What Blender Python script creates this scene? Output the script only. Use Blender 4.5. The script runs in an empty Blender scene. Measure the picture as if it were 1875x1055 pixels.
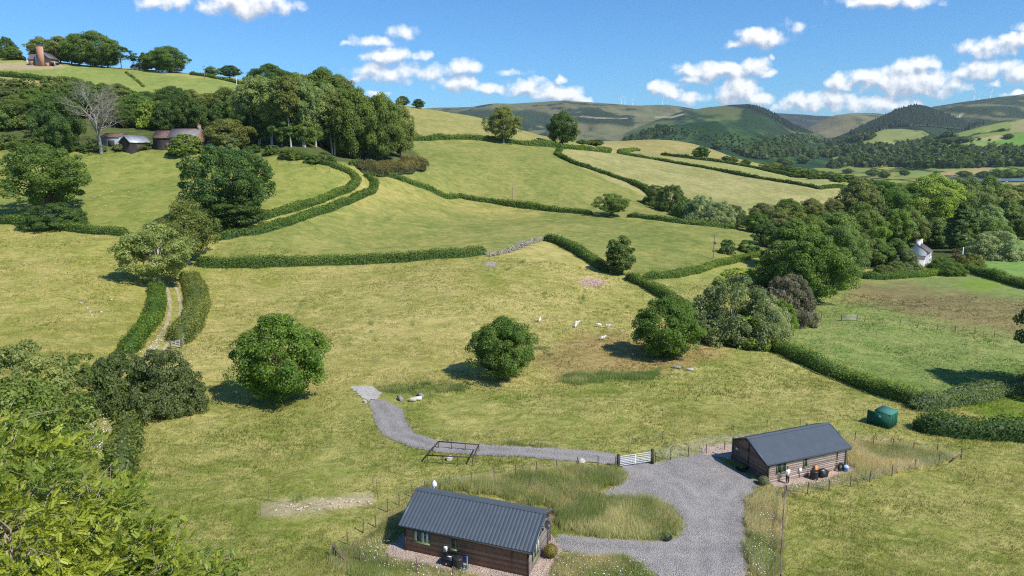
import bpy, bmesh, math, random
import numpy as np
from mathutils import Vector, Matrix, geometry

C = bpy.context.scene.collection
SC = bpy.context.scene
R = math.radians
CAMZ = 30.0
F, HOR = 1290.0, 285.0                       # focal length and horizon row in photo pixels
PIT = math.atan((527.5 - HOR) / F)
CP, SP = math.cos(PIT), math.sin(PIT)

# ---------------------------------------------------------------- camera
cd = bpy.data.cameras.new('camera')
cd.sensor_width = 36.0
cd.lens = 36.0 * F / 1875.0
cd.clip_start = 0.5
cd.clip_end = 30000
cam = bpy.data.objects.new('camera', cd)
C.objects.link(cam)
cam.location = (0, 0, CAMZ)
cam.rotation_euler = (math.pi / 2 - PIT, 0, 0)
SC.camera = cam

# ---------------------------------------------------------------- sun, exposure
SUN_EL = R(47)
SUN_DIR = Vector((0.80 * math.cos(SUN_EL), -0.60 * math.cos(SUN_EL), math.sin(SUN_EL))).normalized()
sl = bpy.data.lights.new('sun', 'SUN')
sl.energy = 4.9
sl.angle = R(0.5)
sl.color = (1.0, 0.955, 0.87)
sun = bpy.data.objects.new('sun', sl)
C.objects.link(sun)
sun.rotation_euler = (-SUN_DIR).to_track_quat('-Z', 'Y').to_euler()
SC.view_settings.view_transform = 'Standard'
SC.view_settings.look = 'None'
SC.view_settings.exposure = 0.22
SC.view_settings.gamma = 1.0
SC.cycles.max_bounces = 6
SC.cycles.diffuse_bounces = 3
SC.cycles.transparent_max_bounces = 8
SC.cycles.volume_bounces = 1
SC.cycles.use_denoising = False
SC.cycles.filter_width = 1.15
SC.cycles.sample_clamp_indirect = 4.0


def ray(px, py):
    u = (px - 937.5) / F
    v = (527.5 - py) / F
    return (u, CP + v * SP, -SP + v * CP)


def xr(px, py):
    r = ray(px, py)
    return r[0] / r[1]


def sy(py):
    r = ray(937.5, py)
    return r[2] / r[1]


# ---------------------------------------------------------------- sky with clouds
class NT:
    """small helper to wire node trees"""
    def __init__(self, tree):
        self.t = tree
        self.n = tree.nodes
        self.l = tree.links

    def node(self, typ, **kw):
        nd = self.n.new(typ)
        for k, v in kw.items():
            setattr(nd, k, v)
        return nd

    def put(self, sock, v):
        if isinstance(v, bpy.types.NodeSocket):
            self.l.new(v, sock)
        else:
            if sock.type == 'RGBA' and len(v) == 3:
                v = (*v, 1)
            sock.default_value = v

    def math(self, op, a, b=None, c=None, clamp=False):
        nd = self.node('ShaderNodeMath', operation=op, use_clamp=clamp)
        self.put(nd.inputs[0], a)
        if b is not None:
            self.put(nd.inputs[1], b)
        if c is not None:
            self.put(nd.inputs[2], c)
        return nd.outputs[0]

    def vmath(self, op, a, b=None, c=None):
        nd = self.node('ShaderNodeVectorMath', operation=op)
        self.put(nd.inputs[0], a)
        if b is not None:
            self.put(nd.inputs[1], b)
        if c is not None:
            self.put(nd.inputs[2], c)
        return nd.outputs['Value'] if op in ('LENGTH', 'DOT_PRODUCT', 'DISTANCE') else nd.outputs[0]

    def noise(self, vec, scale, detail=4, rough=0.55, dist=0.0):
        nd = self.node('ShaderNodeTexNoise')
        if vec is not None:
            self.l.new(vec, nd.inputs['Vector'])
        nd.inputs['Scale'].default_value = scale
        nd.inputs['Detail'].default_value = detail
        nd.inputs['Roughness'].default_value = rough
        nd.inputs['Distortion'].default_value = dist
        return nd.outputs[0]

    def mix(self, fac, a, b, mode='MIX', clamp=False):
        nd = self.node('ShaderNodeMix', data_type='RGBA', blend_type=mode)
        nd.clamp_result = clamp
        self.put(nd.inputs[0], fac)
        self.put(nd.inputs[6], a)
        self.put(nd.inputs[7], b)
        return nd.outputs[2]

    def maprange(self, v, a, b, c, d, smooth=False):
        nd = self.node('ShaderNodeMapRange')
        if smooth:
            nd.interpolation_type = 'SMOOTHSTEP'
        nd.clamp = True
        self.put(nd.inputs[0], v)
        for i, x in enumerate((a, b, c, d)):
            self.put(nd.inputs[i + 1], x)
        return nd.outputs[0]


# cumulus puffs: centre and half-size measured in the photograph, kept as directions on the sky
CLOUDS = [  # px, py, half width, half height, weight
    (300, 2, 66, 17, .9), (455, 8, 95, 27, 1.0), (640, 80, 26, 6, .5), (690, 76, 44, 13, .8), (735, 62, 30, 13, .7), (760, 55, 18, 8, .4),
    (705, 103, 54, 15, .9), (770, 102, 20, 10, .7), (725, 132, 90, 19, .9), (800, 128, 45, 14, .7), (850, 122, 36, 16, .9), (665, 143, 24, 8, .7),
    (840, 155, 55, 16, 1.0), (890, 163, 50, 11, .9), (965, 160, 50, 18, 1.0), (1015, 172, 62, 16, 1.1), (1060, 182, 30, 10, .9),
    (940, 133, 33, 6, .45), (985, 148, 16, 8, .7), (1030, 147, 13, 8, .8), (690, 172, 26, 6, .5), (624, 160, 16, 9, .7),
    (1395, 72, 52, 20, 1.0), (1375, 65, 22, 14, .9), (1350, 84, 26, 8, .7), (1455, 52, 32, 12, .35), (1412, 106, 9, 7, .6),
    (1320, 130, 74, 17, 1.0), (1385, 120, 28, 20, 1.0), (1410, 132, 20, 10, .8), (1275, 148, 28, 9, .9),
    (1225, 165, 34, 18, 1.0), (1262, 178, 40, 14, .8), (1355, 168, 48, 27, 1.2), (1345, 152, 26, 14, 1.0), (1390, 182, 28, 14, 1.0),
    (1660, 150, 100, 32, 1.2), (1690, 118, 40, 16, 1.0), (1665, 128, 50, 20, 1.1), (1545, 152, 38, 16, 1.0), (1590, 140, 40, 16, .9), (1740, 160, 40, 20, .9),
    (1480, 188, 66, 16, 1.1), (1445, 196, 36, 12, 1.0), (1590, 190, 110, 16, .9), (1530, 178, 36, 14, 1.0),
    (1815, 88, 68, 17, .9), (1865, 75, 40, 16, .9), (1815, 125, 62, 20, 1.0), (1765, 135, 32, 12, .9), (1860, 135, 50, 16, .9), (1815, 154, 16, 7, .7),
    (1630, 2, 112, 14, 1.0), (1862, 170, 24, 9, 1.0), (1870, 50, 22, 8, .4), (1230, 120, 22, 5, .4)]

world = bpy.data.worlds.new('World')
SC.world = world
world.use_nodes = True
w = NT(world.node_tree)
w.n.clear()
sky = w.node('ShaderNodeTexSky', sky_type='NISHITA')
sky.sun_disc = False
sky.sun_elevation = SUN_EL
sky.sun_rotation = math.atan2(SUN_DIR.x, SUN_DIR.y)
sky.altitude = 100
sky.air_density = 1.0
sky.dust_density = 0.4
sky.ozone_density = 2.2

tc = w.node('ShaderNodeTexCoord')
sep = w.node('ShaderNodeSeparateXYZ')
w.l.new(tc.outputs['Generated'], sep.inputs[0])
yy = w.math('MAXIMUM', sep.outputs[1], 0.02)
uu = w.math('DIVIDE', sep.outputs[0], yy)
vv = w.math('DIVIDE', sep.outputs[2], yy)
comb = w.node('ShaderNodeCombineXYZ')
w.l.new(uu, comb.inputs[0])
w.l.new(vv, comb.inputs[1])
SKY_GAIN = (0.049, 0.091, 0.132)
skyc = w.mix(1.0, sky.outputs[0], SKY_GAIN, 'MULTIPLY')
bg_clear = w.node('ShaderNodeBackground')
w.l.new(skyc, bg_clear.inputs[0])


def puff_group(blobs):
    fld = bpy.data.node_groups.new('puffs', 'ShaderNodeTree')
    fld.interface.new_socket('P', in_out='INPUT', socket_type='NodeSocketVector')
    fld.interface.new_socket('D', in_out='OUTPUT', socket_type='NodeSocketFloat')
    g = NT(fld)
    gi = g.node('NodeGroupInput')
    go = g.node('NodeGroupOutput')
    acc = None
    warp = g.node('ShaderNodeTexNoise', noise_dimensions='2D')
    g.l.new(gi.outputs[0], warp.inputs['Vector'])
    warp.inputs['Scale'].default_value = 34
    warp.inputs['Detail'].default_value = 5
    pw = g.vmath('MULTIPLY_ADD', g.vmath('SUBTRACT', warp.outputs['Color'], (.5, .5, .5)), (.026, .017, 0), gi.outputs[0])
    for (px, py, hw, hh, wt) in blobs:
        cx, cy = xr(px, py), sy(py)
        d = g.vmath('MULTIPLY', g.vmath('SUBTRACT', pw, (cx, cy, 0)), (F / (hw * 1.06), F / (hh * 1.08), 0))
        v = g.math('MULTIPLY_ADD', g.vmath('DOT_PRODUCT', d, d), -wt, wt)
        acc = v if acc is None else g.math('SMOOTH_MAX', acc, v, 0.15)
    nz = g.node('ShaderNodeTexNoise', noise_dimensions='2D')
    g.l.new(gi.outputs[0], nz.inputs['Vector'])
    nz.inputs['Scale'].default_value = 40
    nz.inputs['Detail'].default_value = 6
    nz.inputs['Roughness'].default_value = .56
    vo = g.node('ShaderNodeTexVoronoi', feature='SMOOTH_F1', voronoi_dimensions='2D')
    g.l.new(pw, vo.inputs['Vector'])
    vo.inputs['Scale'].default_value = 44
    vo.inputs['Smoothness'].default_value = .6
    t1 = g.math('MULTIPLY_ADD', g.math('SUBTRACT', nz.outputs[0], .5), 1.7, acc)
    t2 = g.math('MULTIPLY_ADD', g.math('SUBTRACT', .42, vo.outputs['Distance']), .5, t1)
    g.l.new(t2, go.inputs[0])
    return fld


def cloudy(lo, hi):
    """sky and the puffs whose directions fall between two photo columns"""
    blobs = [c for c in CLOUDS if c[0] + 1.7 * c[2] > lo and c[0] - 1.7 * c[2] < hi]
    fld = puff_group(blobs)
    g1 = w.node('ShaderNodeGroup', node_tree=fld)
    w.l.new(comb.outputs[0], g1.inputs[0])
    g2 = w.node('ShaderNodeGroup', node_tree=fld)
    w.l.new(w.vmath('ADD', comb.outputs[0], (.0045, .0105, 0)), g2.inputs[0])
    dens = g1.outputs[0]
    alpha = w.maprange(dens, -0.02, 0.95, 0, 1, True)
    up = w.math('SUBTRACT', dens, g2.outputs[0])
    lit = w.math('MULTIPLY_ADD', up, 1.15, 0.53, clamp=True)
    ccol = w.mix(lit, (0.40, 0.46, 0.58), (0.96, 0.97, 1.0))
    final = w.mix(w.math('MULTIPLY', alpha, .95), skyc, ccol)
    b = w.node('ShaderNodeBackground')
    w.l.new(final, b.inputs[0])
    return b.outputs[0]


def pick(fac, a, b):
    m = w.node('ShaderNodeMixShader')
    w.l.new(fac, m.inputs[0])
    w.l.new(a, m.inputs[1])
    w.l.new(b, m.inputs[2])
    return m.outputs[0]


CUT = [560, 850, 1160, 1440, 1640]
edges = [-400] + CUT + [2400]
shade = None
for k in range(len(edges) - 1):
    c = cloudy(edges[k], edges[k + 1])
    shade = c if shade is None else pick(w.math('GREATER_THAN', uu, xr(edges[k], 120)), shade, c)
inband = w.math('MULTIPLY', w.math('GREATER_THAN', sep.outputs[1], .3), w.math('LESS_THAN', w.math('ABSOLUTE', w.math('SUBTRACT', vv, .10)), .16))
inband = w.math('MULTIPLY', inband, w.math('LESS_THAN', w.math('ABSOLUTE', uu), 1.05))
wo = w.node('ShaderNodeOutputWorld')
w.l.new(pick(inband, bg_clear.outputs[0], shade), wo.inputs[0])

# ---------------------------------------------------------------- small helpers
RNG = np.random.default_rng(7)
random.seed(7)


def tag(o, label=None, cat=None, group=None, kind=None):
    if label:
        o['label'] = label
    if cat:
        o['category'] = cat
    if group:
        o['group'] = group
    if kind:
        o['kind'] = kind
    return o


def empty(name, loc, rz=0.0):
    o = bpy.data.objects.new(name, None)
    o.empty_display_size = 0.3
    C.objects.link(o)
    o.location = loc
    o.rotation_euler = (0, 0, rz)
    return o


def mesh_np(name, V, Fa, mat=None, smooth=False, fattr=None, vcol=None):
    """V (n,3); Fa list of int arrays (m,k) with k = 3 or 4; fattr {name: float per face}; vcol {name: (n,3)}"""
    me = bpy.data.meshes.new(name)
    V = np.asarray(V, np.float32)
    if not isinstance(Fa, (list, tuple)):
        Fa = [Fa]
    Fa = [np.asarray(f, np.int32) for f in Fa if len(f)]
    nl = sum(f.size for f in Fa)
    nf = sum(len(f) for f in Fa)
    me.vertices.add(len(V))
    me.vertices.foreach_set('co', V.ravel())
    me.loops.add(nl)
    me.polygons.add(nf)
    me.loops.foreach_set('vertex_index', np.concatenate([f.ravel() for f in Fa]))
    starts = []
    s = 0
    for f in Fa:
        k = f.shape[1]
        starts.append(s + np.arange(len(f)) * k)
        s += f.size
    me.polygons.foreach_set('loop_start', np.concatenate(starts).astype(np.int32))
    if smooth:
        me.polygons.foreach_set('use_smooth', np.ones(nf, bool))
    me.update(calc_edges=True)
    for k, a in (fattr or {}).items():
        at_ = me.attributes.new(k, 'FLOAT', 'FACE')
        at_.data.foreach_set('value', np.asarray(a, np.float32))
    for k, a in (vcol or {}).items():
        at_ = me.attributes.new(k, 'FLOAT_COLOR', 'POINT')
        at_.data.foreach_set('color', np.c_[a, np.ones(len(a))].astype(np.float32).ravel())
    if mat:
        me.materials.append(mat)
    return me


def link(name, me, parent=None, loc=None, color=None):
    o = bpy.data.objects.new(name, me)
    C.objects.link(o)
    if parent:
        o.parent = parent
    if loc is not None:
        o.location = loc
    if color:
        o.color = (*color, 1)
    return o


class MB:
    """collects boxes, bars, tubes into one mesh"""
    def __init__(self):
        self.v, self.f4, self.f3, self.n = [], [], [], 0

    def add(self, v, f4=(), f3=()):
        self.v.append(np.asarray(v, float))
        if len(f4):
            self.f4.append(np.asarray(f4) + self.n)
        if len(f3):
            self.f3.append(np.asarray(f3) + self.n)
        self.n += len(v)
        return self

    def box(self, x0, x1, y0, y1, z0, z1, M=None):
        v = np.array([(x, y, z) for z in (z0, z1) for y in (y0, y1) for x in (x0, x1)], float)
        if M is not None:
            v = np.array([M @ Vector(p) for p in v])
        return self.add(v, [(0, 2, 3, 1), (4, 5, 7, 6), (0, 1, 5, 4), (2, 6, 7, 3), (0, 4, 6, 2), (1, 3, 7, 5)])

    def tube(self, pts, rad, seg=6, cap=True):
        pts = np.asarray(pts, float)
        n = len(pts)
        rad = np.broadcast_to(rad, n)
        d = np.gradient(pts, axis=0)
        d /= np.linalg.norm(d, axis=1)[:, None] + 1e-9
        ref = np.array([0, 0, 1.0]) if abs(d[:, 2]).mean() < .8 else np.array([1.0, 0, 0])
        a = np.cross(d, ref)
        a /= np.linalg.norm(a, axis=1)[:, None] + 1e-9
        b = np.cross(d, a)
        th = np.arange(seg) / seg * 2 * math.pi
        V = pts[:, None] + rad[:, None, None] * (a[:, None] * np.cos(th)[None, :, None] + b[:, None] * np.sin(th)[None, :, None])
        i = np.arange(n - 1)[:, None] * seg
        j = np.arange(seg)[None]
        k = (np.arange(seg)[None] + 1) % seg
        q = np.stack([i + j, i + k, i + seg + k, i + seg + j], -1).reshape(-1, 4)
        base = self.n
        self.add(V.reshape(-1, 3), q)
        if cap:
            for r0, ctr in ((0, pts[0]), ((n - 1) * seg, pts[-1])):
                cap_i = self.n
                self.v.append(np.array([ctr]))
                self.n += 1
                self.f3.append(np.array([(base + r0 + s, base + r0 + (s + 1) % seg, cap_i) for s in range(seg)]))
        return self

    def bar(self, p, q, w, h=None):
        """square timber from p to q"""
        h = h or w
        p, q = Vector(p), Vector(q)
        d = q - p
        L = d.length
        M = Matrix.Translation(p) @ d.to_track_quat('X', 'Z').to_matrix().to_4x4()
        return self.box(0, L, -w / 2, w / 2, -h / 2, h / 2, M)

    def lathe(self, prof, seg=12, M=None):
        """prof list of (radius, z)"""
        th = np.arange(seg) / seg * 2 * math.pi
        V = np.array([(r * math.cos(t), r * math.sin(t), z) for r, z in prof for t in th])
        if M is not None:
            V = np.array([M @ Vector(p) for p in V])
        q = [(i * seg + j, i * seg + (j + 1) % seg, (i + 1) * seg + (j + 1) % seg, (i + 1) * seg + j)
             for i in range(len(prof) - 1) for j in range(seg)]
        return self.add(V, q)

    def mesh(self, name, mat, smooth=False):
        return mesh_np(name, np.concatenate(self.v), [np.concatenate(a) for a in (self.f4, self.f3) if a], mat, smooth)

    def build(self, name, mat, parent=None, smooth=False, loc=None):
        return link(name, self.mesh(name, mat, smooth), parent, loc)


def hash01(i, j, seed):
    h = (i.astype(np.int64) * 374761393 + j.astype(np.int64) * 668265263 + seed * 1442695041) & 0xffffffff
    h = ((h ^ (h >> 13)) * 1274126177) & 0xffffffff
    return ((h ^ (h >> 16)) & 0xffff) / 65535.0


def vnoise(x, y, seed=0):
    i, j = np.floor(x), np.floor(y)
    fx, fy = x - i, y - j
    fx = fx * fx * (3 - 2 * fx)
    fy = fy * fy * (3 - 2 * fy)
    a, b = hash01(i, j, seed), hash01(i + 1, j, seed)
    c, d = hash01(i, j + 1, seed), hash01(i + 1, j + 1, seed)
    return (a + (b - a) * fx) * (1 - fy) + (c + (d - c) * fx) * fy


def fbm(x, y, oct=4, seed=0):
    s, a, t = 0, .5, 0
    for k in range(oct):
        s = s + a * vnoise(x * 2 ** k + 17.3 * k, y * 2 ** k - 9.1 * k, seed + k)
        t += a
        a *= .5
    return s / t - .5


def sstep(a, b, x):
    t = np.clip((x - a) / (b - a), 0, 1)
    return t * t * (3 - 2 * t)


def poly_sd(P, x, y):
    """signed distance to polygon, positive inside"""
    P = np.asarray(P, float)
    d = np.full(x.shape, 1e18)
    ins = np.zeros(x.shape, bool)
    for k in range(len(P)):
        x0, y0 = P[k]
        x1, y1 = P[(k + 1) % len(P)]
        ex, ey = x1 - x0, y1 - y0
        t = np.clip(((x - x0) * ex + (y - y0) * ey) / (ex * ex + ey * ey + 1e-12), 0, 1)
        d = np.minimum(d, (x - x0 - t * ex) ** 2 + (y - y0 - t * ey) ** 2)
        c = (y0 > y) != (y1 > y)
        with np.errstate(divide='ignore', invalid='ignore'):
            ins ^= c & (x < ex * (y - y0) / (ey if ey else 1e-12) + x0)
    d = np.sqrt(d)
    return np.where(ins, d, -d)
# ---------------------------------------------------------------- terrain shape
# control points: (px, py, depth) for Y, (px, py, 'z', height below eye), or ('w', X/Y, Y, z)
TP = []
def _P(px, py, Y): TP.append((xr(px, py), Y, sy(py)))
def _Z(px, py, z): TP.append((xr(px, py), z / sy(py), sy(py)))
def _W(px, Y, z): TP.append((xr(px, HOR), Y, z / Y))
for px in (-900, -300, 300, 900, 1500, 2100, 2800):
    _W(px, 11, -30); _W(px, 20, -30); _W(px, 33, -30 - .6 * (px > 1200))
for a in ((250, 780, -29.5), (525, 735, -30), (920, 695, -30), (1215, 655, -30.6), (1625, 775, -31.7), (1140, 850, -30.2),
          (1440, 885, -31.4), (1570, 850, -31.6), (860, 1020, -30), (750, 1000, -30), (1000, 1020, -30), (1750, 850, -32), (1850, 1000, -31.8), (1200, 1000, -30.2), (1300, 930, -30.7), (300, 1000, -29.5), (20, 900, -29),
          (620, 620, -29.3), (350, 650, -28.8), (1060, 600, -30.2), (320, 560, -27.6), (100, 620, -27.3), (20, 700, -28), (150, 520, -24.5),
          (1700, 650, -34), (1560, 600, -33.5), (1850, 600, -34.5), (1850, 700, -34), (1500, 690, -32.6), (800, 530, -26.8), (1000, 520, -27.6),
          (1690, 486, -36), (1800, 480, -36.5), (1560, 520, -34.5), (-150, 620, -27), (2050, 650, -34.5), (2050, 850, -32.5), (2050, 1000, -32), (1280, 565, -32.3)):
    _Z(*a)
for a in ((600, 487, 165), (380, 486, 162), (900, 468, 176), (1000, 440, 204), (1130, 498, 174), (1200, 525, 162),
          (100, 420, 176), (-100, 410, 180), (230, 430, 172), (418, 415, 184), (300, 350, 216), (60, 330, 224), (480, 330, 224), (480, 288, 250), (300, 290, 244), (100, 292, 242), (-100, 290, 245),
          (640, 305, 264), (690, 332, 250), (650, 400, 212), (850, 420, 218), (1100, 425, 226), (1370, 435, 240), (1300, 412, 262), (1000, 382, 278), (800, 350, 284), (1180, 400, 262),
          (1000, 310, 332), (800, 300, 312), (1200, 378, 305), (1180, 348, 345), (1020, 278, 388), (900, 257, 384), (760, 255, 356), (760, 292, 316),
          (850, 225, 425), (740, 197, 432), (870, 214, 455), (985, 247, 462), (1060, 266, 440),
          (1350, 345, 372), (1500, 378, 352), (1580, 362, 388), (1300, 312, 432), (1130, 278, 452), (1590, 347, 440), (1450, 327, 470), (1200, 285, 500), (1115, 258, 565), (1200, 256, 600), (1285, 270, 620), (1350, 291, 570), (1450, 312, 545), (1560, 330, 520),
          (650, 290, 256), (740, 290, 282), (560, 264, 262), (320, 274, 252), (100, 264, 252), (-100, 262, 255),
          (250, 200, 345), (100, 185, 345), (-100, 180, 345), (450, 205, 350), (600, 205, 360),
          (0, 142, 415), (250, 167, 402), (450, 178, 400), (250, 137, 442), (75, 120, 440), (-150, 118, 440), (400, 145, 452), (475, 165, 440), (560, 185, 425), (640, 197, 425),
          (0, 108, 472), (150, 119, 472), (300, 130, 475), (430, 143, 472), (520, 166, 462), (640, 188, 448), (-200, 100, 472)):
    _P(*a)
for a in ((-300, 640, 48), (0, 640, 45), (300, 620, 36), (500, 600, 22), (750, 590, 10), (950, 640, -8), (100, 900, 20), (600, 900, -15), (900, 900, -32), (1150, 800, -25), (1300, 800, -36),
          (1500, 600, -36.5), (1875, 600, -40), (2300, 600, -41), (1450, 900, -43), (1875, 900, -45), (2300, 900, -45), (1850, 330, -39.5), (1600, 330, -35), (1500, 280, -33.5), (1875, 420, -40), (2300, 330, -38), (2300, 200, -36), (1650, 420, -37)):
    _W(*a)
TP = np.array(TP)
US = 1.5
_u, _v, _s = TP[:, 0] * US, np.log(TP[:, 1]), TP[:, 2]


def _phi(d2):
    return d2 * np.log(d2 + 1e-12)


_n = len(TP)
_K = _phi((_u[:, None] - _u) ** 2 + (_v[:, None] - _v) ** 2) + np.eye(_n) * 6e-4
_Q = np.c_[np.ones(_n), _u, _v]
_A = np.block([[_K, _Q], [_Q.T, np.zeros((3, 3))]])
_w = np.linalg.solve(_A, np.r_[_s, 0, 0, 0])

GX = np.concatenate([np.linspace(-1.7, -.82, 18), np.linspace(-.8, .8, 520), np.linspace(.82, 1.7, 18)])
GL = np.linspace(math.log(13.0), math.log(9500.0), 860)
gx, gl = np.meshgrid(GX, GL)                 # rows = depth
gY = np.exp(gl)
gX = gx * gY


def tps(x, l):
    o = np.empty(x.size)
    xf, lf = x.ravel() * US, l.ravel()
    for k in range(0, x.size, 20000):
        a, b = xf[k:k + 20000, None], lf[k:k + 20000, None]
        o[k:k + 20000] = _phi((a - _u) ** 2 + (b - _v) ** 2) @ _w[:_n] + _w[_n] + _w[_n + 1] * a[:, 0] + _w[_n + 2] * b[:, 0]
    return o.reshape(x.shape)


near = gY < 1100
gs = np.zeros_like(gx)
_rows = near[:, 0]
gs[_rows] = tps(np.clip(gx[_rows], -1.15, 1.15), np.clip(gl[_rows], math.log(11), 99))
z_near = gs * gY

# hills beyond: every ridge has its own distance, skyline and width
HILLS = [  # depth, width front, width back, points of the skyline (px, py)
    (5200, .42, .5, [(420, 240), (560, 214), (700, 205), (800, 200), (870, 197), (960, 192), (1040, 188), (1100, 191), (1170, 196), (1220, 195), (1300, 205), (1420, 226), (1500, 250)]),
    (3700, .36, .3, [(1090, 268), (1140, 246), (1200, 222), (1250, 205), (1300, 197), (1340, 193), (1372, 192), (1396, 199), (1420, 213), (1445, 228), (1475, 241), (1510, 252), (1560, 272)]),
    (2500, .26, .25, [(1040, 292), (1100, 276), (1150, 256), (1200, 240), (1260, 226), (1310, 222), (1350, 232), (1400, 248), (1450, 264), (1500, 278)]),
    (7200, .3, .3, [(1300, 225), (1400, 207), (1440, 209), (1500, 213), (1530, 214), (1620, 218), (1700, 220)]),
    (5600, .28, .3, [(1400, 262), (1470, 240), (1500, 224), (1530, 212), (1560, 208), (1600, 208), (1640, 212), (1700, 222), (1760, 236)]),
    (3600, .30, .3, [(1490, 268), (1530, 252), (1570, 236), (1610, 217), (1645, 201), (1675, 194), (1695, 196), (1730, 209), (1770, 228), (1810, 244), (1860, 262)]),
    (4800, .45, .4, [(1600, 250), (1650, 215), (1710, 198), (1750, 193), (1800, 187), (1840, 182), (1875, 178), (1960, 170), (2100, 165), (2400, 175), (3000, 200)]),
    (2000, .24, .25, [(1640, 300), (1690, 272), (1740, 247), (1790, 234), (1840, 224), (1880, 218), (1960, 208), (2100, 200), (2300, 205), (2700, 220)]),
    (2500, .22, .25, [(1500, 282), (1540, 264), (1575, 246), (1610, 238), (1650, 236), (1690, 240), (1730, 262)]),
]
zb = -45 + 30 * sstep(1100, 2600, gY) + 40 * sstep(2200, 5000, gY)
z_far = zb.copy()
hill_id = np.full(gx.shape, -1)
for k, (Yk, wf, wb, pts) in enumerate(HILLS):
    pts = np.array(pts, float)
    hx = np.array([xr(a, b) for a, b in pts])
    hs = np.array([sy(b) for a, b in pts])
    top = np.interp(gx, hx, hs) * Yk
    edge = sstep(hx[0] - .05, hx[0], gx) * (1 - sstep(hx[-1], hx[-1] + .05, gx))
    dl = gl - math.log(Yk)
    prof = np.exp(-np.abs(dl / np.where(dl < 0, wf, wb)) ** 1.9)
    rel = np.maximum(top - zb, 0) * edge * prof
    nzs = 900.0 if Yk > 3000 else 500.0
    gul = fbm(gX / nzs + 3 * k, gY / nzs, 5, 40 + k)
    rid = np.abs(fbm(gX / (nzs * .8) + 7 * k, gY / (nzs * 1.6), 4, 60 + k)) * 2
    slope_mask = np.clip(prof * (1 - prof) * 4, 0, 1)
    rel = rel * (1 + (gul * .5 - rid * .55) * slope_mask) + fbm(gX / 160, gY / 160, 3, 80) * 6 * prof * edge
    zz = zb + rel
    hill_id = np.where(zz > z_far + 4, k, hill_id)
    z_far = np.maximum(z_far, zz)
_t = sstep(680, 1050, gY)
gz = np.where(near, z_near, 0) * (1 - _t) + z_far * _t
gz0 = gz.copy()


def _bil(A, X, Y):
    Y = np.maximum(np.asarray(Y, float), 13.01)
    x = np.asarray(X, float) / Y
    fi = (np.log(Y) - GL[0]) / (GL[1] - GL[0])
    fi = np.clip(fi, 0, len(GL) - 1.001)
    i = fi.astype(int)
    a = fi - i
    j = np.clip(np.searchsorted(GX, x) - 1, 0, len(GX) - 2)
    b = np.clip((x - GX[j]) / (GX[j + 1] - GX[j]), 0, 1)
    return (A[i, j] * (1 - b) + A[i, j + 1] * b) * (1 - a) + (A[i + 1, j] * (1 - b) + A[i + 1, j + 1] * b) * a


def gzr(X, Y):                                # height relative to the eye
    return _bil(gz, X, Y)


def gzw(X, Y):                                # world height
    return float(_bil(gz, X, Y)) + CAMZ


_YS = np.exp(np.linspace(math.log(14), math.log(9000), 5200))


def at(px, py, y0=14, y1=9000):
    """first place where the ray through a photo pixel meets the ground"""
    r = ray(px, py)
    x, s = r[0] / r[1], r[2] / r[1]
    Y = _YS[(_YS >= y0) & (_YS <= y1)]
    h = s * Y - gzr(x * Y, Y)
    k = np.argmax(h <= 0) if (h <= 0).any() else int(np.argmin(h / Y))
    if k > 0 and h[k] <= 0 < h[k - 1]:
        t = h[k - 1] / (h[k - 1] - h[k])
        Yh = Y[k - 1] + t * (Y[k] - Y[k - 1])
    else:
        Yh = Y[k]
    return Vector((x * Yh, Yh, gzw(x * Yh, Yh)))


def at_depth(px, Y):
    x = xr(px, HOR) * Y
    return Vector((x, Y, gzw(x, Y)))


def proj(X, Y, Z):
    z = Z - CAMZ
    d = Y * CP - z * SP
    v = Y * SP + z * CP
    return 937.5 + F * X / d, 527.5 - F * v / d


def depth(p):
    return p[1] * CP - (p[2] - CAMZ) * SP


# ---------------------------------------------------------------- drive, pads, bumps
def px_poly(pts):
    return [tuple(at(a, b)[:2]) for a, b in pts]


DRIVE = px_poly([(676, 734), (683, 760), (690, 782), (700, 796), (722, 809), (752, 819), (800, 829), (880, 834), (960, 837), (1040, 845), (1130, 851), (1145, 864), (1146, 876),
                 (1132, 890), (1096, 905), (1112, 914), (1150, 912), (1200, 916), (1232, 928), (1250, 950), (1252, 968), (1238, 985), (1196, 991), (1100, 987), (1024, 978),
                 (1016, 990), (1022, 1006), (1060, 1019), (1130, 1024), (1180, 1034), (1212, 1060), (1225, 1100), (1230, 1200), (1400, 1200), (1370, 1090), (1366, 1040), (1363, 1000), (1362, 960), (1364, 920), (1384, 892),
                 (1402, 888), (1362, 868), (1330, 852), (1318, 842), (1292, 829), (1268, 833), (1212, 845), (1196, 849), (1130, 832), (1060, 823), (960, 818), (880, 814), (800, 806), (760, 794), (744, 772), (738, 752), (716, 737), (692, 730)])
SLAB = px_poly([(641, 709), (660, 707), (682, 708), (700, 722), (688, 731), (672, 734)])
C1 = dict(o=(-8.17, 49.78), rz=R(-20.6), L=9.95)
C2 = dict(o=(24.85, 63.8), rz=R(22.3), L=9.9)


def loc2w(cb, x, y):
    c, s = math.cos(cb['rz']), math.sin(cb['rz'])
    return cb['o'][0] + x * c - y * s, cb['o'][1] + x * s + y * c


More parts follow.
